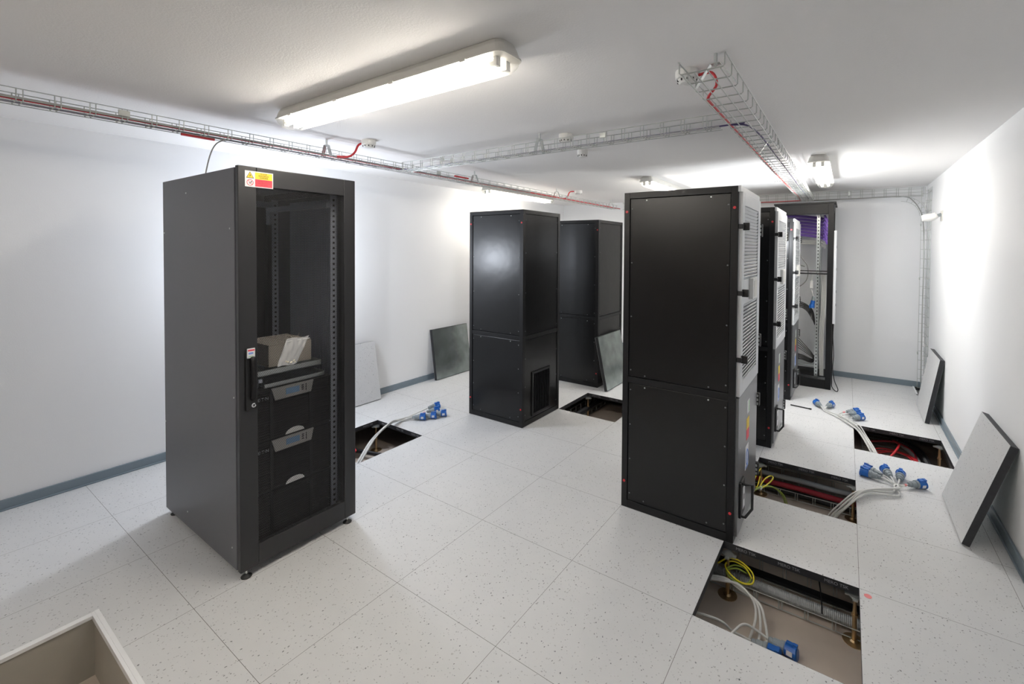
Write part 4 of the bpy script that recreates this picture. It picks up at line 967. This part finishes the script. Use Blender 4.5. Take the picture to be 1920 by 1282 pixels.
cable('cable', [(0.02, 1.14, -0.05), (0.0, 1.03, -0.08), (0.01, 0.9, -0.07), (0.02, 0.96, -0.12), (0.02, 1.1, -0.10)], 0.0045, YGC, 'yellow earth wire hanging at the pedestal in the second opening', 'earth wires')
MB_ = MB().cyl((0.062, 0.755, -0.03), (0.072, 0.775, -0.025), 0.012, 10); single(MB_, 'cable_tie', WPL, 'white tie round the earth wires in the second opening', 'cable tie')
# red coils
for k in range(3):
    c = MB(); R_ = 0.13+0.012*k
    c.tube([(0.89+R_*math.cos(u), 2.30+R_*1.5*math.sin(u), SZ+0.05+0.006*k+0.01*math.sin(2*u+k)) for u in np.linspace(0, 2*math.pi, 40)[:-1]], 0.006, 6, closed=True)
    single(c, 'conduit', RED, ('inner', 'middle', 'outer')[k]+' ring of the red conduit coil in the opening by the right wall', 'conduit', 'red conduit coils')
cable('conduit', [(0.90, 2.60, -0.14), (0.93, 2.46, -0.12), (0.90, 2.34, -0.14), (0.84, 2.24, -0.19), (0.78, 2.2, -0.22)], 0.009, RED, 'straight red conduit crossing over the coil in the opening by the right wall')
cable('conduit', [(0.70, 2.55, -0.18), (0.9, 2.62, -0.16), (1.02, 2.55, -0.18), (1.05, 2.35, -0.21), (1.03, 2.0, -0.23), (1.02, 1.7, -0.23)], 0.009, REDD, 'dark red conduit curving along the right of the coil')
hs = MB(); pp = spline([(0.9, 2.72, -0.16), (1.05, 2.6, -0.18), (1.11, 2.4, -0.2), (1.12, 2.1, -0.22), (1.10, 1.7, -0.22)], 30)
hs.tube(pp, 0.03, 10, radii=[0.030 if i % 2 else 0.027 for i in range(len(pp))]); single(hs, 'hose', BCAB, 'thick black corrugated hose beside the red coils', 'hose')
hs = MB(); pp = spline([(0.95, 2.66, -0.18), (1.03, 2.5, -0.2), (1.065, 2.3, -0.22), (1.06, 1.7, -0.23)], 20)
hs.tube(pp, 0.016, 8); single(hs, 'hose', HOSE, 'pale grey hose between the red coil and the black hose', 'hose')
hs = MB(); hs.tube([(-1.80, 1.0, SZ+0.10), (-1.78, 2.4, SZ+0.10)], 0.03, 10); single(hs, 'hose', BCAB, 'black hose in the opening behind the vented cabinet', 'hose')
hs = MB(); hs.tube([(-3.2, -0.28, SZ+0.06), (-2.3, -0.02, SZ+0.06)], 0.018, 8); single(hs, 'hose', BCAB, 'black hose crossing the opening behind the server cabinet', 'hose')
cable('conduit', [(-3.1, -0.35, -0.12), (-2.85, -0.33, -0.11), (-2.82, -0.42, -0.13), (-2.83, -0.7, -0.15)], 0.009, RED, 'red conduit loop in the opening behind the server cabinet')

# ---------------------------------------------------------------- blue connectors with their white cables
def connector_mesh():
    # axis +x from the cable end; returns list of (name, mesh)
    out = []
    m = MB(); m.lathe((0, 0, 0), (1, 0, 0), [(0, 0.008), (0.004, 0.014), (0.020, 0.015), (0.022, 0.019), (0.050, 0.021), (0.052, 0.025), (0.066, 0.026), (0.070, 0.023)], 18); out.append(('grip', m, GREYC))
    m = MB(); m.lathe((0.069, 0, 0), (1, 0, 0), [(0, 0.023), (0.002, 0.0265), (0.040, 0.0275), (0.0405, 0.023), (0.020, 0.021)], 20)
    m.box(0.073, -0.012, 0.022, 0.105, 0.012, 0.033)
    out.append(('body', m, BLUE))
    m = MB(); m.lathe((0.1095, 0, -0.001), (1, 0, 0.12), [(0, 0.030), (0.008, 0.030), (0.012, 0.024)], 20); m.box(0.100, -0.010, 0.024, 0.119, 0.010, 0.036)
    out.append(('flip_lid', m, BLUE))
    m = MB(); m.box(0.080, -0.0278, -0.010, 0.104, -0.0270, 0.010); out.append(('rating_label', m, WPAP))
    res = []
    for nm, mm, ma in out:
        o = mm.build(nm, ma); res.append((nm, o.data)); bpy.data.objects.remove(o)
    return res
CONN = connector_mesh()
SPREAD = [(0.0, 0.0, 0.0), (0.012, -0.004, 0.016), (-0.010, 0.006, -0.008), (0.006, 0.014, 0.026), (-0.014, -0.012, 0.008)]
def fan(pts, k):
    # neighbouring cords part from each other between their two ends
    d = SPREAD[k]; n = len(pts); out = []
    for i, p in enumerate(pts):
        w = math.sin(math.pi*(i+0.5)/n) if i < n-2 else 0.0
        out.append((p[0]+d[0]*w, p[1]+d[1]*w, p[2]+max(d[2], -0.004 if p[2] > 0 else d[2])*w*(1.0 if p[2] > 0.015 or p[2] < -0.03 else 0.15)))
    return out
def powercable(pts, yaw, label, group, roll=0.0, pitch=0.0, band=False, zc=0.029):
    # pts: cable path ending at the connector's tail
    e = Vector(pts[-1]); t = thing('power_cable', label, 'power cable', tuple(e), group)
    m = MB(); m.tube(spline(pts, 7), 0.0055, 8); m.build('cord', WCAB, t, smooth=True)
    c = bpy.data.objects.new('connector', None); c.empty_display_size = 0.03; COL.objects.link(c); c.parent = t
    c.location = (0, 0, 0); c.rotation_euler = (roll, pitch, yaw)
    for nm, me in CONN:
        o = bpy.data.objects.new(nm, me); COL.objects.link(o); o.parent = c
    if band:
        P = spline(pts, 7); m = MB(); m.tube(P[-6:-2], 0.0078, 8); m.build('red_tape_band', mat('pink_tape', (0.85, 0.3, 0.3), 0.5), t)
    return t
GA = 'power cables by the opening behind the server cabinet'
zc = 0.030
for k, (end, yaw, lb) in enumerate((((-2.80, 0.42, zc), 75, 'farthest back of the five blue plugs behind the server cabinet'), ((-2.735, 0.345, zc), 62, 'second farthest of the five blue plugs behind the server cabinet'),
      ((-2.635, 0.335, zc), 48, 'right-most of the five blue plugs behind the server cabinet'), ((-2.68, 0.255, zc), 40, 'middle front one of the five blue plugs behind the server cabinet'), ((-2.735, 0.175, zc), 40, 'nearest of the five blue plugs behind the server cabinet'))):
    o = k*0.011
    a = math.radians(yaw); d = Vector((math.cos(a), math.sin(a), 0))
    E_ = Vector(end)
    powercable(fan([(-2.50+o, -0.66-o, -0.16), (-2.53+o, -0.54, -0.08), (-2.60+o, -0.37, 0.02), (-2.66+o*0.8, -0.22, 0.055), (-2.745+o*0.6, -0.06, 0.045), (-2.80+o*0.5, 0.08, 0.014+0.004*(k % 3)), tuple(E_-d*0.06-Vector((0, 0, 0.012))), tuple(E_)], k), a, 'white cable, '+lb, GA, band=(k == 1))
GBc = 'power cables by the second opening'
for k, (end, yaw, rl, lb) in enumerate((((0.755, 1.32, zc), 150, 0.3, 'left rear, lying on its side'), ((0.745, 1.275, zc), 165, 0, 'left front, pointing left'), ((0.80, 1.33, zc), 105, 0.2, 'middle'),
      ((0.845, 1.31, zc), 82, 0, 'second from the right'), ((0.885, 1.26, zc), 38, 0.2, 'right-most, with red tape on its cable'))):
    o = k*0.017; a = math.radians(yaw); d = Vector((math.cos(a), math.sin(a), 0)); E_ = Vector(end)
    powercable(fan([(0.42+o, 0.80-o, -0.22), (0.46+o*0.5, 0.86-o, -0.12), (0.53+o*0.4, 0.875-o, -0.02), (0.60+o*0.4, 0.95-o, 0.03), (0.69, 1.06-o, 0.02+0.004*(k % 3)), (0.77+o, 1.14-o*0.5, 0.010+0.010*(k % 2)), (0.82, 1.21, 0.012+0.006*(k % 3)), tuple(E_-d*0.035-Vector((0, 0, 0.006))), tuple(E_)], k), a, 'white cable with blue plug beside the second opening, '+lb, GBc, roll=rl, band=(k == 4))
GC_ = 'power cables by the opening with red coils'
for k, (end, yaw, rl, lb) in enumerate((((0.335, 2.70, zc), 115, 0.2, 'farthest left'), ((0.385, 2.72, zc), 70, 0, 'second from the left'), ((0.545, 2.655, zc), 38, 0.1, 'rear one of the right three'),
      ((0.56, 2.60, zc), 40, 0, 'middle one of the right three'), ((0.59, 2.50, zc), 45, 0, 'nearest one of the right three'))):
    o = k*0.010; a = math.radians(yaw); d = Vector((math.cos(a), math.sin(a), 0)); E_ = Vector(end)
    near = [(0.76+o, 1.95, -0.18), (0.72+o, 2.05, -0.10), (0.655+o, 2.19, -0.02), (0.60+o, 2.275, 0.018)]
    if k < 2: path = near+[(0.49+o, 2.48, 0.012+0.004*k), (0.37+o*2, 2.62, 0.012)]
    elif k < 4: path = near+[(0.53+o, 2.42, 0.012), (0.47+o, 2.55, 0.012)]
    else: path = near+[(0.56+o, 2.38, 0.012)]
    powercable(fan(path+[tuple(E_-d*0.05-Vector((0, 0, 0.010))), tuple(E_)], k), a, 'white cable with blue plug near the red-coil opening, '+lb, GC_, roll=rl, band=(k == 2))
GD = 'power cables lying inside the nearest opening'
zs_ = SZ+0.031
powercable([(-0.05, -0.46, -0.10), (0.02, -0.455, -0.09), (0.08, -0.40, -0.13), (0.11, -0.34, zs_+0.03), (0.15, -0.32, zs_+0.01), (0.19, -0.312, zs_)], math.radians(-4), 'white cable with blue plug inside the nearest opening, left of the two', GD, roll=0.4)
powercable([(-0.05, -0.50, -0.13), (0.03, -0.52, -0.12), (0.10, -0.43, -0.17), (0.15, -0.30, zs_+0.05), (0.20, -0.258, zs_+0.02), (0.255, -0.256, zs_)], math.radians(-8), 'white cable with blue plug inside the nearest opening, right of the two', GD, roll=-0.2)
for k in range(3):
    cable('cable', [(-0.08, -0.17+0.012*k, -0.13), (0.03, -0.14+0.012*k, -0.12), (0.10, -0.11, -0.13-0.01*k), (0.17+0.012*k, -0.14, -0.16), (0.19+0.02*k, -0.19, -0.20), (0.18+0.035*k, -0.26, -0.245), (0.16+0.04*k, -0.36, SZ+0.008)], 0.0062, WCAB,
          ('left', 'middle', 'right')[k]+' one of three white cables hanging down inside the nearest opening', 'white cables hanging in the nearest opening')

# ---------------------------------------------------------------- small things on the floor
rod = MB(); rod.tube([(0.075, 2.645, 0.0065), (0.245, 2.62, 0.0065)], 0.0055, 8); rod.cyl((0.238, 2.621, 0.0068), (0.26, 2.618, 0.0068), 0.0075, 8)
single(rod, 'rod', BCAB, 'thin black rod lying on the floor beside the second right cabinet', 'rod')
d = MB(); d.lathe((0.632, -0.037, 0.0002), (0, 0, 1), [(0, 0.015), (0.0006, 0.015)], 24)
single(d, 'sticker', PINK, 'round pink sticker on the floor beside the nearest opening', 'sticker')
